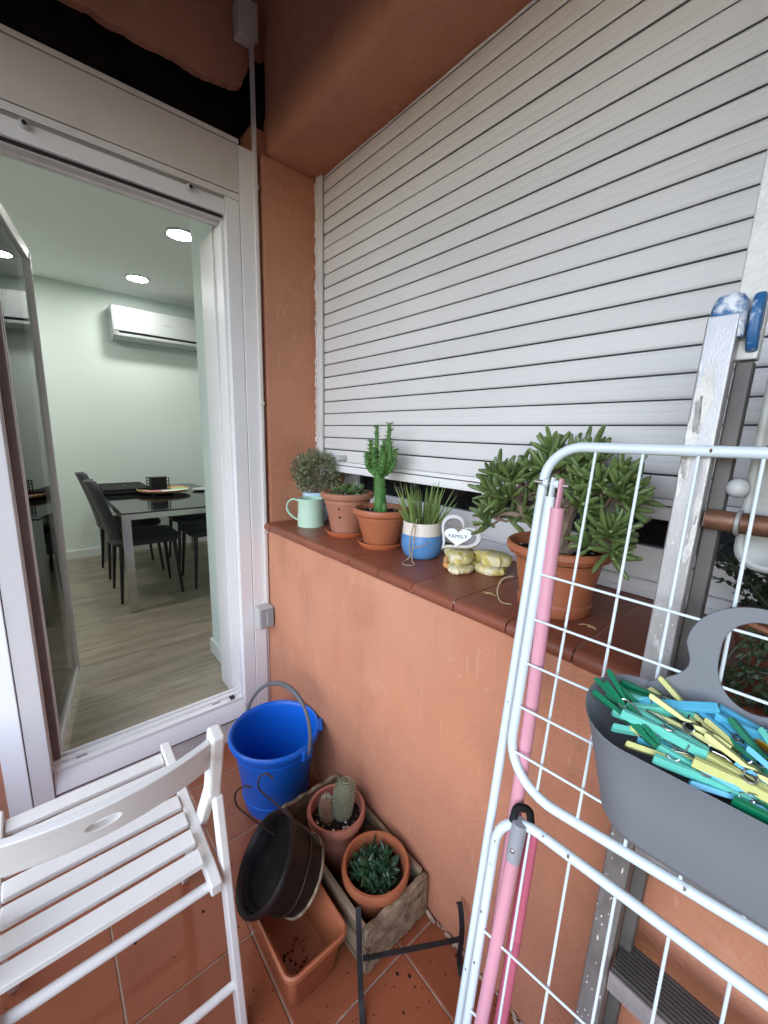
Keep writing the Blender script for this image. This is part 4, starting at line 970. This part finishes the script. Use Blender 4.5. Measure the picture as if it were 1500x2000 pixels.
# ------------------------------------------------------------------ terracotta trough
def rrect(cx, cy, hx, hy, r, z, n=7):
    out = []
    for sx, sy, a in ((1, 1, 0), (-1, 1, pi/2), (-1, -1, pi), (1, -1, 3*pi/2)):
        for k in range(n+1): out.append((cx+sx*(hx-r)+r*cos(a+k*pi/2/n), cy+sy*(hy-r)+r*sin(a+k*pi/2/n), z))
    return out
tc_ = V((.868, -.352, 0)); HXT, HYT = .238, .086
t = thing('planter_trough', 'empty rectangular terracotta coloured plastic trough on the tiles', 'planter', tc_)
lv_ = [(a-.078, q, r, z) for a, q, r, z in ((.205, .062, .018, .0), (.208, .065, .02, .003), (.226, .076, .022, .120), (.228, .078, .022, .122), (.236, .086, .026, .125), (.2385, .0885, .028, .133), (.238, .088, .028, .142), (.234, .084, .026, .1455), (.229, .079, .022, .143), (.224, .074, .02, .135), (.205, .063, .018, .012), (.198, .057, .015, .008))]
MB().loft([rrect(tc_.x, tc_.y, a, q, r, z) for a, q, r, z in lv_]).build('trough', 'terracotta_plastic', t, smooth=40)
b = MB()
for k in range(55):
    q = V((tc_.x+R(.0, .115), tc_.y+random.gauss(0, .022), .0085)); b.ico(q, R(.001, .0032), 1, (1.6, 1, .4), .4)
b.build('soil_crumbs', 'soil', t, smooth=0, kind='stuff')

# ------------------------------------------------------------------ dark round planter tipped over the trough
ax_ = V((-.274, -.711, .648)).normalized(); rc = V((.815, -.400, .264))
q_ = V((0, 0, 1)).rotation_difference(ax_); M3 = q_.to_matrix(); DP = .135
bc = rc-ax_*DP
t = thing('tipped_planter', 'dark brown round plastic planter tipped on its side over the trough', 'planter', bc)
MB().lathe([(0, 0), (.086, 0), (.090, .004), (.102, .098), (.1035, .101), (.105, .110), (.111, .113), (.1175, .120), (.1185, .129), (.115, .1345), (.110, .135), (.1055, .131), (.102, .112), (.092, .018), (.088, .010), (0, .010)], bc, 64, M3).build('shell', 'brown_plastic', t, smooth=40)
inner = MB().lathe([(.093, .100), (.099, .110), (.1005, .118), (.0965, .1195), (.092, .112), (.080, .030), (.076, .025), (0, .025)], bc, 56, M3).build('inner_pot', 'black_plastic', t, smooth=40)
MB().lathe([(.046, .0255), (.060, .0255), (.062, .029), (.058, .031), (.048, .031)], bc, 40, M3, close=True).build('base_ring', 'brown_plastic', inner)
for k in range(6): a = k*pi/3; MB().lathe([(0, .0), (.004, 0), (.004, .001), (0, .001)], bc+M3 @ V((cos(a)*.03, sin(a)*.03, .0255)), 10, M3).build('drain_hole', 'black', inner)
MB().tube([bc+M3 @ V((cos(a)*.0985, sin(a)*.0985, .052+.004*sin(3*a))) for a in [2*pi*k/60 for k in range(60)]], .0014, 6, closed=True).build('hanger_ring', 'brown_wire', t)
MB().tube([bc+M3 @ V((cos(a)*.0915, sin(a)*.0915, .005)) for a in [2*pi*k/60 for k in range(60)]], .004, 8, closed=True).build('dusty_foot_rim', 'old_wood', t)
for pts in ([(.768, -.345, .445), (.757, -.358, .463), (.746, -.374, .453), (.748, -.380, .430), (.757, -.373, .412), (.778, -.354, .390), (.800, -.335, .366), (.830, -.305, .330), (.865, -.270, .285), (.885, -.252, .24)],
            [(.738, -.394, .424), (.726, -.407, .430), (.712, -.427, .415), (.711, -.432, .392), (.721, -.428, .370), (.743, -.409, .348), (.765, -.385, .32), (.785, -.352, .28)]):
    MB().tube(smooth_path(pts), .0026, 8).build('wire_hook', 'brown_wire', t)

# ------------------------------------------------------------------ wrought iron pot stand
t = thing('iron_stand', 'black flat iron pot stand with a cross bar on the tiled floor', 'plant stand', (1.12, -.14, 0))
def strip(pts, wd, th, side):
    pts = [V(p) for p in pts]; rings = []
    for i, p in enumerate(pts):
        tg = (pts[min(i+1, len(pts)-1)]-pts[max(i-1, 0)]).normalized(); s_ = V(side); s_ = (s_-tg*s_.dot(tg)).normalized(); n2 = tg.cross(s_)
        rings.append([p+s_*wd/2+n2*th/2, p-s_*wd/2+n2*th/2, p-s_*wd/2-n2*th/2, p+s_*wd/2-n2*th/2])
    return MB().loft(rings)
cr = V((.135, .238, 0)).normalized(); al = V((cr.y, -cr.x, 0))
for b0, nm in ((V((1.193, -.030, 0)), 0), (V((1.062, -.262, 0)), 1)):
    s_ = 1 if nm == 0 else -1
    path = smooth_path([b0-al*.018+V((0, 0, .176)), b0-al*.012+V((0, 0, .184)), b0-al*.002+V((0, 0, .176)), b0+al*.012+V((0, 0, .14)), b0+al*.014+V((0, 0, .09)), b0+al*.010+V((0, 0, .05)), b0+al*.014+V((0, 0, .02)), b0+al*.03+V((0, 0, .003))], 5) if nm == 0 else \
           smooth_path([b0-al*.035+V((0, 0, .205)), b0-al*.028+V((0, 0, .192)), b0-al*.014+V((0, 0, .16)), b0+V((0, 0, .12)), b0+al*.022+V((0, 0, .07)), b0+al*.05+V((0, 0, .02)), b0+al*.085+V((0, 0, .003))], 5)
    strip(path, .014, .004, cr).build('leg', 'iron', t, bevel=.0008)
MB().beam(V((1.072, -.258, .098)), V((1.203, -.034, .098)), .004, .012, (0, 0, 1)).build('cross_bar', 'iron', t, bevel=.001)
for p in ((1.076, -.252, .104), (1.199, -.041, .104)): MB().lathe([(0, 0), (.004, 0), (.003, .003), (0, .0035)], p, 10).build('rivet', 'iron', t)

# ------------------------------------------------------------------ white folding chair
t = thing('folding_chair', 'white wooden slatted folding chair facing the balcony door', 'chair', (.72, -.73, 0))
W_ = 'white_paint_wood'; seat_z = lambda x: .466-.03*(x-.52)
for k in range(7):
    x = .529+.0575*k; z = seat_z(x)
    o = MB().obox((x, -.7325, z), (.0205, 0, -.0006), (0, .1665, 0), (.0002, 0, .0075)).build('slat', W_, t, bevel=.003)
for y in (-.5525, -.9125):
    MB().beam((.490, y, seat_z(.49)+.008), (.930, y, seat_z(.93)-.040), .024, .032, (0, 1, 0)).build('seat_rail', W_, t, bevel=.004)
for y, yo in ((-.529, 1), (-.936, -1)):
    MB().beam((.905, y, .775), (.853, y, .590), .029, .040, (0, 1, 0)).build('back_post', W_, t, bevel=.008, seg=3)
    MB().beam((.858, y-.003*yo, .606), (.505, y-.003*yo, .001), .020, .034, (0, 1, 0)).build('front_leg', W_, t, bevel=.004)
    MB().beam((.862, y+.0065*yo, .588), (.957, y+.0065*yo, .001), .018, .038, (0, 1, 0)).build('rear_leg', W_, t, bevel=.004)
    MB().lathe([(0, 0), (.005, 0), (.004, .003), (0, .0035)], (.80, y+.008*yo, .49), 10, Matrix.Rotation(-pi/2*yo, 3, 'X')).build('pivot_bolt', 'grey_alu', t)
MB().tube([(.902, -.545, .402), (.902, -.920, .402)], .0105, 14).build('rear_bar', W_, t)
MB().tube([(.936, -.530, .130), (.936, -.935, .130)], .0095, 14).build('lower_bar', W_, t)
MB().tube([(.595, -.540, .140), (.595, -.925, .140)], .0095, 14).build('lower_bar', W_, t)
# curved back rail with finger hole
nS = 64; HW_, HH_ = .189, .036
outer = []; inner_ = []
for k in range(nS):
    a = 2*pi*k/nS; ca_, sa_ = cos(a), sin(a); m_ = max(abs(ca_)/HW_, abs(sa_)/HH_); outer.append((ca_/m_, sa_/m_)); inner_.append((.024*ca_, .0105*sa_))
# finer ring between, so that the curve bends smoothly
def RL(a, q, d):
    s_ = a/HW_; bow = .052*(1-s_*s_); tilt = (q+.036)*.25
    return V((.886+bow+tilt+d, -.7325+a, .722+q+.012*(1-s_*s_)))
us = [-1+2*k/32 for k in range(33)]
def rail():
    b = MB(); nx = 48; ny = 8; hole = lambda a, q: (a/.024)**2+(q/.0105)**2 < 1
    xs = sorted(set([-HW_+2*HW_*k/nx for k in range(nx+1)])); 
    # rings around the hole outwards: morph ellipse -> rectangle border
    rings = []
    for s_ in (0, .12, .3, .55, .8, 1): rings.append([(i_[0]+(o_[0]-i_[0])*s_, i_[1]+(o_[1]-i_[1])*s_) for i_, o_ in zip(inner_, outer)])
    loop = [[RL(a, q, .009) for a, q in r] for r in rings]+[[RL(a, q, -.009) for a, q in r] for r in rings[::-1]]
    return b.loft(loop, close=True)
outer = []
per = [(-HW_+2*HW_*k/24, HH_) for k in range(24)][::-1]
def border(a):
    ca_, sa_ = cos(a), sin(a)
    return ca_, sa_
pts_t = [(HW_-2*HW_*k/26, HH_) for k in range(26)]; pts_l = [(-HW_, HH_-2*HH_*k/6) for k in range(6)]; pts_b = [(-HW_+2*HW_*k/26, -HH_) for k in range(26)]; pts_r = [(HW_, -HH_+2*HH_*k/6) for k in range(6)]
outer = pts_t+pts_l+pts_b+pts_r
inner_ = [(.024*cos(math.atan2(q/HH_, a/HW_)), .0105*sin(math.atan2(q/HH_, a/HW_))) for a, q in outer]
rail().build('back_rail', W_, t, bevel=.004, seg=2)

# ------------------------------------------------------------------ step ladder leaning behind the rack
LY = lambda z: -.128+.064*z
LX = lambda z: 1.524+.011*z
t = thing('step_ladder', 'paint splashed aluminium step ladder leaning in front of the window', 'ladder', (1.72, -.10, 0))
def stile(xo, yo, z0, z1, wd, dp, m, nm='stile'):
    a, b_ = V((LX(z0)+xo, LY(z0)+yo, z0)), V((LX(z1)+xo, LY(z1)+yo, z1)); return MB().beam(a, b_, wd, dp, (1, 0, 0)).build(nm, m, t, bevel=.003)
for xo in (0., .42):
    stile(xo, 0, .8605, 1.56, .036, .024, 'ladder_alu')
    stile(xo, 0, .001, .860, .036, .024, 'ladder_shade_dirt', 'lower_stile')
    stile(xo+(.027 if xo == 0 else -.027), .027, .001, 1.50, .020, .022, 'ladder_dark', 'rear_stile')
    stile(xo+(.022 if xo == 0 else -.022), .027, 1.502, 2.30, .034, .022, 'old_paint', 'upper_stile')
    z = 1.575; p0 = V((LX(z)+xo, LY(z), z))
    rings = []
    for zz, sw_, dpp in ((-.045, .0195, .0145), (-.03, .0200, .0148), (-.008, .0196, .0146), (.003, .0180, .0138), (.010, .0135, .011), (.013, .007, .007)):
        rings.append([p0+V((q[0], q[1], zz)) for q in rrect(.003, .002, sw_, dpp, min(.009, dpp*.7), 0, 4)])
    MB().loft(rings).build('end_cap', 'ladder_blue', t, smooth=60)
    sgn = 1 if xo == 0 else -1
    pr_ = [(.038*cos(a)*1.0, .016*sin(a)) for a in [2*pi*k/24 for k in range(24)]]
    MB().prism([(q, p) for p, q in pr_], lambda a, q, d: p0+V((sgn*(.0245+d), .012+a, q-.026)), 0, .013).build('hinge_cheek', 'ladder_blue', t, bevel=.004)
    for z in (.42,): MB().obox((LX(0)+xo, LY(0), .012), (.026, 0, 0), (0, .017, 0), (0, 0, .012)).build('rubber_foot', 'black_plastic', t, bevel=.003)
for z in (.27, .535, .80):
    a, b_ = V((LX(z)+.024, LY(z), z)), V((LX(z)+.396, LY(z), z))
    o = MB().obox((a+b_)/2+V((0, .002, 0)), (b_-a)/2, (0, .034, 0), (0, 0, .0022)).build('tread', 'ladder_dark', t)
    for k in range(9): MB().obox((a+b_)/2+V((0, -.026+k*.007, .0036)), (b_-a)/2, (0, .0014, 0), (0, 0, .0014)).build('tread_rib', 'ladder_dark', o)
    MB().obox((a+b_)/2+V((0, -.0335, -.016)), (b_-a)/2, (0, .0016, 0), (0, 0, .0185)).build('tread_lip', 'ladder_alu', o)
rz_ = 1.285
MB().tube([(LX(rz_)+.022, LY(rz_)+.004, rz_), (LX(rz_)+.398, LY(rz_)+.004, rz_)], .0145, 18).build('rung', 'rust', t)
MB().lathe([(.0148, 0), (.018, .001), (.018, .005), (.0148, .006)], (LX(rz_)+.055, LY(rz_)+.004, rz_), 20, Matrix.Rotation(pi/2, 3, 'Y'), close=True).build('collar', 'tray_alu', t)
# folded platform tray: shallow pan with rim and ribs
def pan(x, z, d): return V((1.592+x, -.012+.05*(z)/1.0+d, 1.218+z))
po = lambda g, r: [(a, q) for a, q, _ in rrect(.155, .185, .155-g, .185-g, r, 0, 6)]
pt_ = MB().loft([[pan(a, q, .016) for a, q in po(.0, .03)], [pan(a, q, -.004) for a, q in po(.0, .03)], [pan(a, q, -.006) for a, q in po(.004, .028)], [pan(a, q, -.004) for a, q in po(.009, .026)], [pan(a, q, .012) for a, q in po(.026, .02)]], caps=True).build('platform', 'tray_alu', t, smooth=50)
for k in range(11):
    z0 = .05+k*.027
    MB().tube([pan(.062, z0, .0115), pan(.25, z0, .0115)], .0055, 8).build('platform_rib', 'tray_alu', pt_)
MB().ico(pan(.022, .165, .002), .012, 2, (1, .5, 1)).build('platform_bolt', 'rust', pt_)
MB().ico(V((LX(1.33)+.047, LY(1.33)+.022, 1.33)), .014, 2, (1, 1.2, 1)).build('wing_nut', 'grey_plastic_light', t)
# paint lumps and drips on the front face of the stile
b = MB()
def splash(zc, xc, hz, hx_, n=22, th=.0006):
    rz_r = [1+R(-.28, .28) for _ in range(n)]; pts = []
    for k in range(n):
        a_ = 2*pi*k/n; q = rz_r[k]*.5+rz_r[(k+1) % n]*.5
        pts.append((max(-.0172, min(.0172, xc+hx_*cos(a_)*q)), zc+hz*sin(a_)*q*(1.35 if sin(a_) < 0 else 1)))
    b.prism(pts, lambda x, z, d: V((LX(z)+x, LY(z)-.0121-d, z)), 0, th)
for zc, xc, hz, hx_ in ((1.455, -.005, .038, .010), (1.40, -.009, .05, .007), (1.35, -.012, .03, .004), (1.30, .013, .022, .0035), (1.262, .014, .028, .0032), (1.235, .010, .012, .003), (.985, -.004, .007, .0035), (1.004, .004, .009, .0022), (.965, .012, .005, .0018), (.33, -.007, .026, .008), (.20, -.006, .055, .009), (.27, .002, .02, .006), (.60, .008, .008, .002), (.55, -.006, .004, .0015), (.70, .010, .005, .0012)): splash(zc, xc, hz, hx_)
for k in range(70):
    z = R(.1, 1.5); splash(z, R(-.016, .016), R(.0008, .0022), R(.0006, .0014), 7, .0004)
b.build('paint_splashes', 'old_paint', t, kind='stuff')

# ------------------------------------------------------------------ folded drying rack
RP = V((1.342, -.096, 1.345)); rx_ = V((.988, .138, -.064)).normalized(); rz2 = V((-.014, .142, .990)).normalized(); rn = V((-.146, .979, -.142)).normalized()
RK = lambda u, v, o=0.: RP+rx_*u+rz2*v+rn*o
t = thing('drying_rack', 'folded white wire clothes drying rack with pink legs', 'drying rack', RK(.28, -1.35))
RWD = .565; TR_ = .0082
vt = lambda u: .034+.068*u
def rtube(nm, pts, r, m='rack_white', rad=TR_, n=10, seg=14): return MB().tube(fillet([RK(*p) for p in pts], r, n), rad, seg).build(nm, m, t, smooth=60)
rtube('outer_frame', [(0, -1.345), (0, vt(0)), (RWD, vt(RWD)), (RWD, -1.31)], .058)
def wing_frame(nm, u0, u1, v0, v1, o, r): return rtube(nm, [(u0, v0, o), (u0, v1, o), (u1, v1+.06*(u1-u0), o), (u1, v0+.03, o)], r)
wing_frame('upper_wing_frame', .0205, RWD-.02, -.050, -.552, -.016, .085)
rtube('lower_wing_frame', [(.0205, -1.335, -.018), (.0205, -.598, -.018), (RWD-.02, -.612, -.018), (RWD-.02, -1.32, -.018)], .062)
for k, u in enumerate((.074, .139, .205, .272, .338, .404, .470, .530)):
    MB().tube([RK(u, vt(u), 0), RK(u, -.553+.055*u, -.0145)], .0023, 8).build('wire', 'rack_white', t)
    MB().tube([RK(u, -.600-.02*u, -.0175), RK(u+.002, -1.34, -.016)], .0023, 8).build('wire', 'rack_white', t)
for v in (-.179, -.256, -.333, -.410, -.489): MB().tube([RK(.0205, v, -.0225), RK(RWD-.02, v+.01, -.0225)], .0021, 8).build('wire', 'rack_white', t)
for v in (-.830, -.991, -1.15): MB().tube([RK(.0205, v, -.0245), RK(RWD-.02, v+.01, -.0245)], .0021, 8).build('wire', 'rack_white', t)
# pivots: flattened ends with bolts
for u, m in ((.0205, 'rack_white'), (.034, 'rack_pink')):
    MB().tube([RK(u, -.075, -.016), RK(u+.001, -.045, -.016), RK(u+.001, -.018, -.016)], [TR_, .0085, .0075], 14, flat=rx_).build('flattened_end', m, t)
MB().tube([RK(-.010, -.028, -.014), RK(.047, -.028, -.018)], .0035, 10).build('pivot_bolt', 'spring_steel', t)
for u in (.010, .0275): MB().lathe([(.0, -.004), (.0065, -.004), (.0065, .004), (.0, .004)], RK(u, -.028, -.0155), 16, rx_.to_track_quat('Z', 'Y').to_matrix()).build('spacer', 'rack_white', t)
PR = .0113
MB().tube([RK(.034, -.066, -.016), RK(.0345, -.085, -.015), RK(.040, -.40, -.004), RK(.040, -.98, .012), RK(.035, -1.345, .012)], PR, 14).build('leg', 'rack_pink', t)
MB().tube([RK(.056, -.640, -.020), RK(.046, -1.02, -.020), RK(.036, -1.345, -.016)], PR, 14).build('leg', 'rack_pink', t)
MB().tube([RK(.072, -.62, .006), RK(.072, -.95, .006), RK(.066, -1.345, .006)], PR, 14).build('leg', 'rack_rose', t)
MB().tube([RK(RWD-.035, -.03, .008), RK(RWD-.035, -1.345, .008)], PR, 14).build('leg', 'rack_pink', t)
ck = MB().tube([RK(.0585, -.598, -.024), RK(.0575, -.612, -.022), RK(.055, -.672, -.020)], [.0125, .0128, .0122], 16).build('leg_clip', 'grey_plastic', t, bevel=.001)
MB().tube(fillet([RK(.046, -.606, -.024), RK(.047, -.580, -.020), RK(.066, -.578, -.010), RK(.072, -.606, -.006)], .01, 6), .0065, 10).build('clip_hook', 'black_plastic', ck)
MB().ico(RK(.0555, -.648, -.033), .0042, 2, (1, .6, 1)).build('rivet', 'spring_steel', ck)

for u, v, o in ((.0205, -.66, -.0262), (.0205, -.705, -.0262), (.0205, -.80, -.0262), (.0215, -.90, -.0262), (.135, -.597, -.0262), (.10, -.594, -.0262), (.275, -.533, -.0242), (.0, -.42, -.0082), (.0, -.95, -.0082), (.215, .0486, -.0082)):
    MB().ico(RK(u+R(-.003, .003), v, o), R(.0012, .0022), 1, (1, .6, 1.6), .3).build('paint_nick', 'rust', t)
# ------------------------------------------------------------------ peg basket
t = thing('peg_basket', 'grey plastic clothes peg basket with a big loop handle hung on the rack', 'basket', RK(.30, -.42, -.085))
BU = .307
def brect(hu, ho, r, v, du=0., oc=-.085, back=0., n=8, lift=0.):
    out = []
    for sx, sy, a in ((1, 1, 0), (-1, 1, pi/2), (-1, -1, pi), (1, -1, 3*pi/2)):
        for k in range(n+1):
            uu = sx*(hu-r)+r*cos(a+k*pi/2/n); oo = sy*(ho-r)+r*sin(a+k*pi/2/n)
            # the rim dips towards the front, rises to the back at the middle
            f_ = max(0, oo/ho); out.append(RK(BU+du+uu, v+lift*(.026*oo/ho), oc+oo))
    return out
ring = [(.116, .040, .034, -.446, 0, 0), (.124, .046, .042, -.444, 0, 0), (.132, .050, .048, -.434, 0, .1), (.150, .056, .053, -.37, 0, .4), (.168, .0600, .058, -.310, 0, 1), (.1705, .0615, .060, -.307, 0, 1), (.1705, .0600, .058, -.3055, 0, 1), (.1655, .0575, .055, -.308, 0, 1), (.147, .0535, .050, -.37, 0, .4), (.126, .046, .042, -.436, 0, .05), (.10, .03, .02, -.439, 0, 0)]
MB().loft([brect(a, q, r, v, lift=lf) for a, q, r, v, _, lf in ring]).build('tub', 'basket_grey', t, smooth=60)
# loop handle: flared plate rising from the back rim
HO = -.0255
def hplate():
    out, inn = [], []
    n = 56; cu, cv = BU, -.208
    for k in range(n):
        a = -pi/2+2*pi*k/n; ca_, sa_ = cos(a), sin(a)
        r = .076
        x, y = r*ca_, r*sa_*.92
        if sa_ < -.05:
            f_ = min(1, (-sa_-.05)/.95); x = ca_*(.076+.0*f_); y = r*sa_*.92
            s_ = f_**1.0; x = math.copysign(1, ca_ if abs(ca_) > 1e-6 else 1)*(.0759-.010*sin(pi*min(1, s_*1.5))*(s_ < .667)+.060*s_**2.4) if abs(ca_) > .02 else 0.; x *= min(1, abs(ca_)*2.6) ; y = -.004-.088*s_
        out.append((cu+x, cv+y))
        ri = .040; yi = ri*sa_*1.12+.012*(sa_ > 0)-.012*(sa_ < 0)*abs(sa_)
        inn.append((cu+ri*ca_*(1.0 if sa_ > 0 else 1+.10*abs(sa_)), cv-.004+yi))
    return out, inn
ho_, hi_ = hplate()
MB().ring_plate(ho_, hi_, lambda a, q, d: RK(a, q, d), HO-.0025, HO+.0025).build('loop_handle', 'basket_grey', t, bevel=.0012, smooth=40)
tg_ = [(BU+.040, -.228), (BU+.018, -.222), (BU+.008, -.206), (BU+.012, -.192), (BU+.024, -.190), (BU+.040, -.182)]
MB().prism(tg_, lambda a, q, d: RK(a, q, d), HO-.0023, HO+.0023).build('hook_tongue', 'basket_grey', t, bevel=.004, seg=3)

# ------------------------------------------------------------------ clothes pegs
def peg_proto(m):
    t = thing('clothes_peg', 'x', 'clothes peg', local=True)
    for s_ in (-1, 1):
        pr_ = [(-.036, .0085), (-.035, .0060), (-.012, .0028), (-.004, .0022), (.001, .0040), (.005, .0040), (.008, .0012), (.014, .0006), (.018, .0022), (.022, .0006), (.036, .0004), (.036, .0042), (.026, .0062), (.012, .0064), (.008, .0058), (.003, .0072), (-.002, .0058), (-.010, .0078), (-.030, .0114), (-.036, .0118)]
        o = MB().prism(pr_, lambda a, q, d: V((a, q*s_, d)), -.0045, .0045).build('jaw', m, t, bevel=.0005)
        b = MB()
        for k in range(6): b.box(-.033+k*.0032, -.0315+k*.0032, min(s_*(.0110-.0009*k), s_*(.0118-.0009*k)), max(s_*(.0110-.0009*k), s_*(.0118-.0009*k)), -.0042, .0042)
        b.build('grip_ridges', m, o, kind='stuff')
    b = MB()
    b.tube([V((.003+.0048*cos(a), .0048*sin(a), -.0062+.0124*k/60)) for k, a in [(k, 2*pi*3*k/60) for k in range(61)]], .0010, 6)
    b.build('spring_coil', 'spring_steel', t)
    for s_ in (-1, 1): MB().tube([(.003, .0048*s_, .0060*s_), (.012, .0075*s_, .0062*s_), (.021, .0066*s_, .0050*s_), (.022, .0064*s_, -.003*s_)], .0009, 6).build('spring_arm', 'spring_steel', t)
    return t
PM = {'g': 'peg_green', 'b': 'peg_blue', 'y': 'peg_yellow', 'm': 'peg_mint', 'o': 'peg_orange', 'r': 'peg_red', 'u': 'peg_teal', 'd': 'peg_green'}
protos = {}
PEGS = [('y', .196, -.118, .246, -.112, -.006, 'pale yellow peg half buried at the front left rim', .9), ('m', .226, -.124, .282, -.120, -.004, 'mint green peg lying low along the front rim', .3), ('b', .262, -.126, .315, -.118, -.006, 'sky blue peg lying low behind the front rim', 1.1), ('g', .300, -.124, .35, -.126, -.006, 'dark green peg lying low behind the front rim', .4), ('m', .335, -.118, .39, -.112, -.004, 'mint green peg lying low at the right of the front rim', .8), ('b', .205, -.100, .258, -.092, -.010, 'sky blue peg buried under the long yellow one', .4), ('g', .150, -.070, .182, -.094, .016, 'dark green peg sticking up at the left end of the basket', .9), ('g', .152, -.088, .190, -.106, .012, 'dark green peg against the front left rim of the basket', .8), ('g', .164, -.078, .205, -.088, .008, 'short looking dark green peg behind the front left green one', .9),
  ('g', .172, -.064, .224, -.054, .006, 'dark green peg lying along the back wall of the basket', .3), ('y', .208, -.032, .250, -.055, .006, 'pale yellow peg leaning up against the back wall', 1.2), ('m', .184, -.088, .232, -.064, .010, 'mint green peg at the left middle of the heap', .2),
  ('b', .272, -.048, .222, -.066, .012, 'sky blue peg on top below the yellow one by the back wall', 1.0), ('y', .206, -.080, .268, -.086, .014, 'long pale yellow peg across the middle of the heap', 1.3), ('m', .186, -.106, .255, -.108, .014, 'mint green peg with its spring showing by the front rim', .15),
  ('m', .176, -.112, .222, -.098, .000, 'mint green peg half buried at the front left', .7), ('b', .258, -.046, .300, -.070, .008, 'sky blue peg pointing down the middle of the heap', .3), ('b', .276, -.043, .338, -.048, .010, 'sky blue peg along the back wall under the handle', .2),
  ('y', .262, -.070, .306, -.082, .004, 'pale yellow peg partly under the green one', .9), ('y', .266, -.097, .318, -.106, .010, 'pale yellow peg with an open jaw beside the front rim', 1.4), ('y', .262, -.116, .328, -.116, .006, 'pale yellow peg lying along the front rim', .2),
  ('g', .284, -.064, .330, -.096, .014, 'dark green peg on top at the right of the heap', 1.2), ('b', .302, -.096, .352, -.112, .014, 'sky blue peg at the right beside the front rim', 1.2), ('m', .310, -.055, .345, -.092, .010, 'mint green peg crossing under the right green one', .9), ('o', .320, -.040, .365, -.072, .004, 'orange peg at the right edge of the picture', .6),
  ('r', .245, -.085, .287, -.092, -.022, 'red peg buried under the mint green one', .4), ('d', .272, -.058, .316, -.078, -.004, 'dark green peg buried under the yellow pegs', .4), ('u', .230, -.084, .282, -.096, -.004, 'teal blue peg buried in the middle of the heap', .5)]
LIFT = lambda o: -.323+.40*(o+.13)
for i_, (cc, ua, oa, ub, ob, dv_, lab, rl) in enumerate(PEGS):
    mm = PM[cc]
    if mm not in protos: o = protos[mm] = peg_proto(mm); first = True
    else: o = copy_tree(protos[mm])
    A = RK(ua, LIFT(oa)+dv_, oa); B = RK(ub, LIFT(ob)+dv_-.004, ob)
    xx = (B-A).normalized(); nrm = rz2; zz = (nrm-xx*nrm.dot(xx)).normalized(); yy = zz.cross(xx)
    ctr = A+xx*.042
    Mx = Matrix(((xx.x, yy.x, zz.x, ctr.x), (xx.y, yy.y, zz.y, ctr.y), (xx.z, yy.z, zz.z, ctr.z), (0, 0, 0, 1))) @ Matrix.Rotation(rl, 4, 'X') @ Matrix.Diagonal((1.22, 1.12, 1.28, 1))
    o.matrix_world = Mx; o['label'] = lab; o['group'] = 'clothes pegs in the basket'
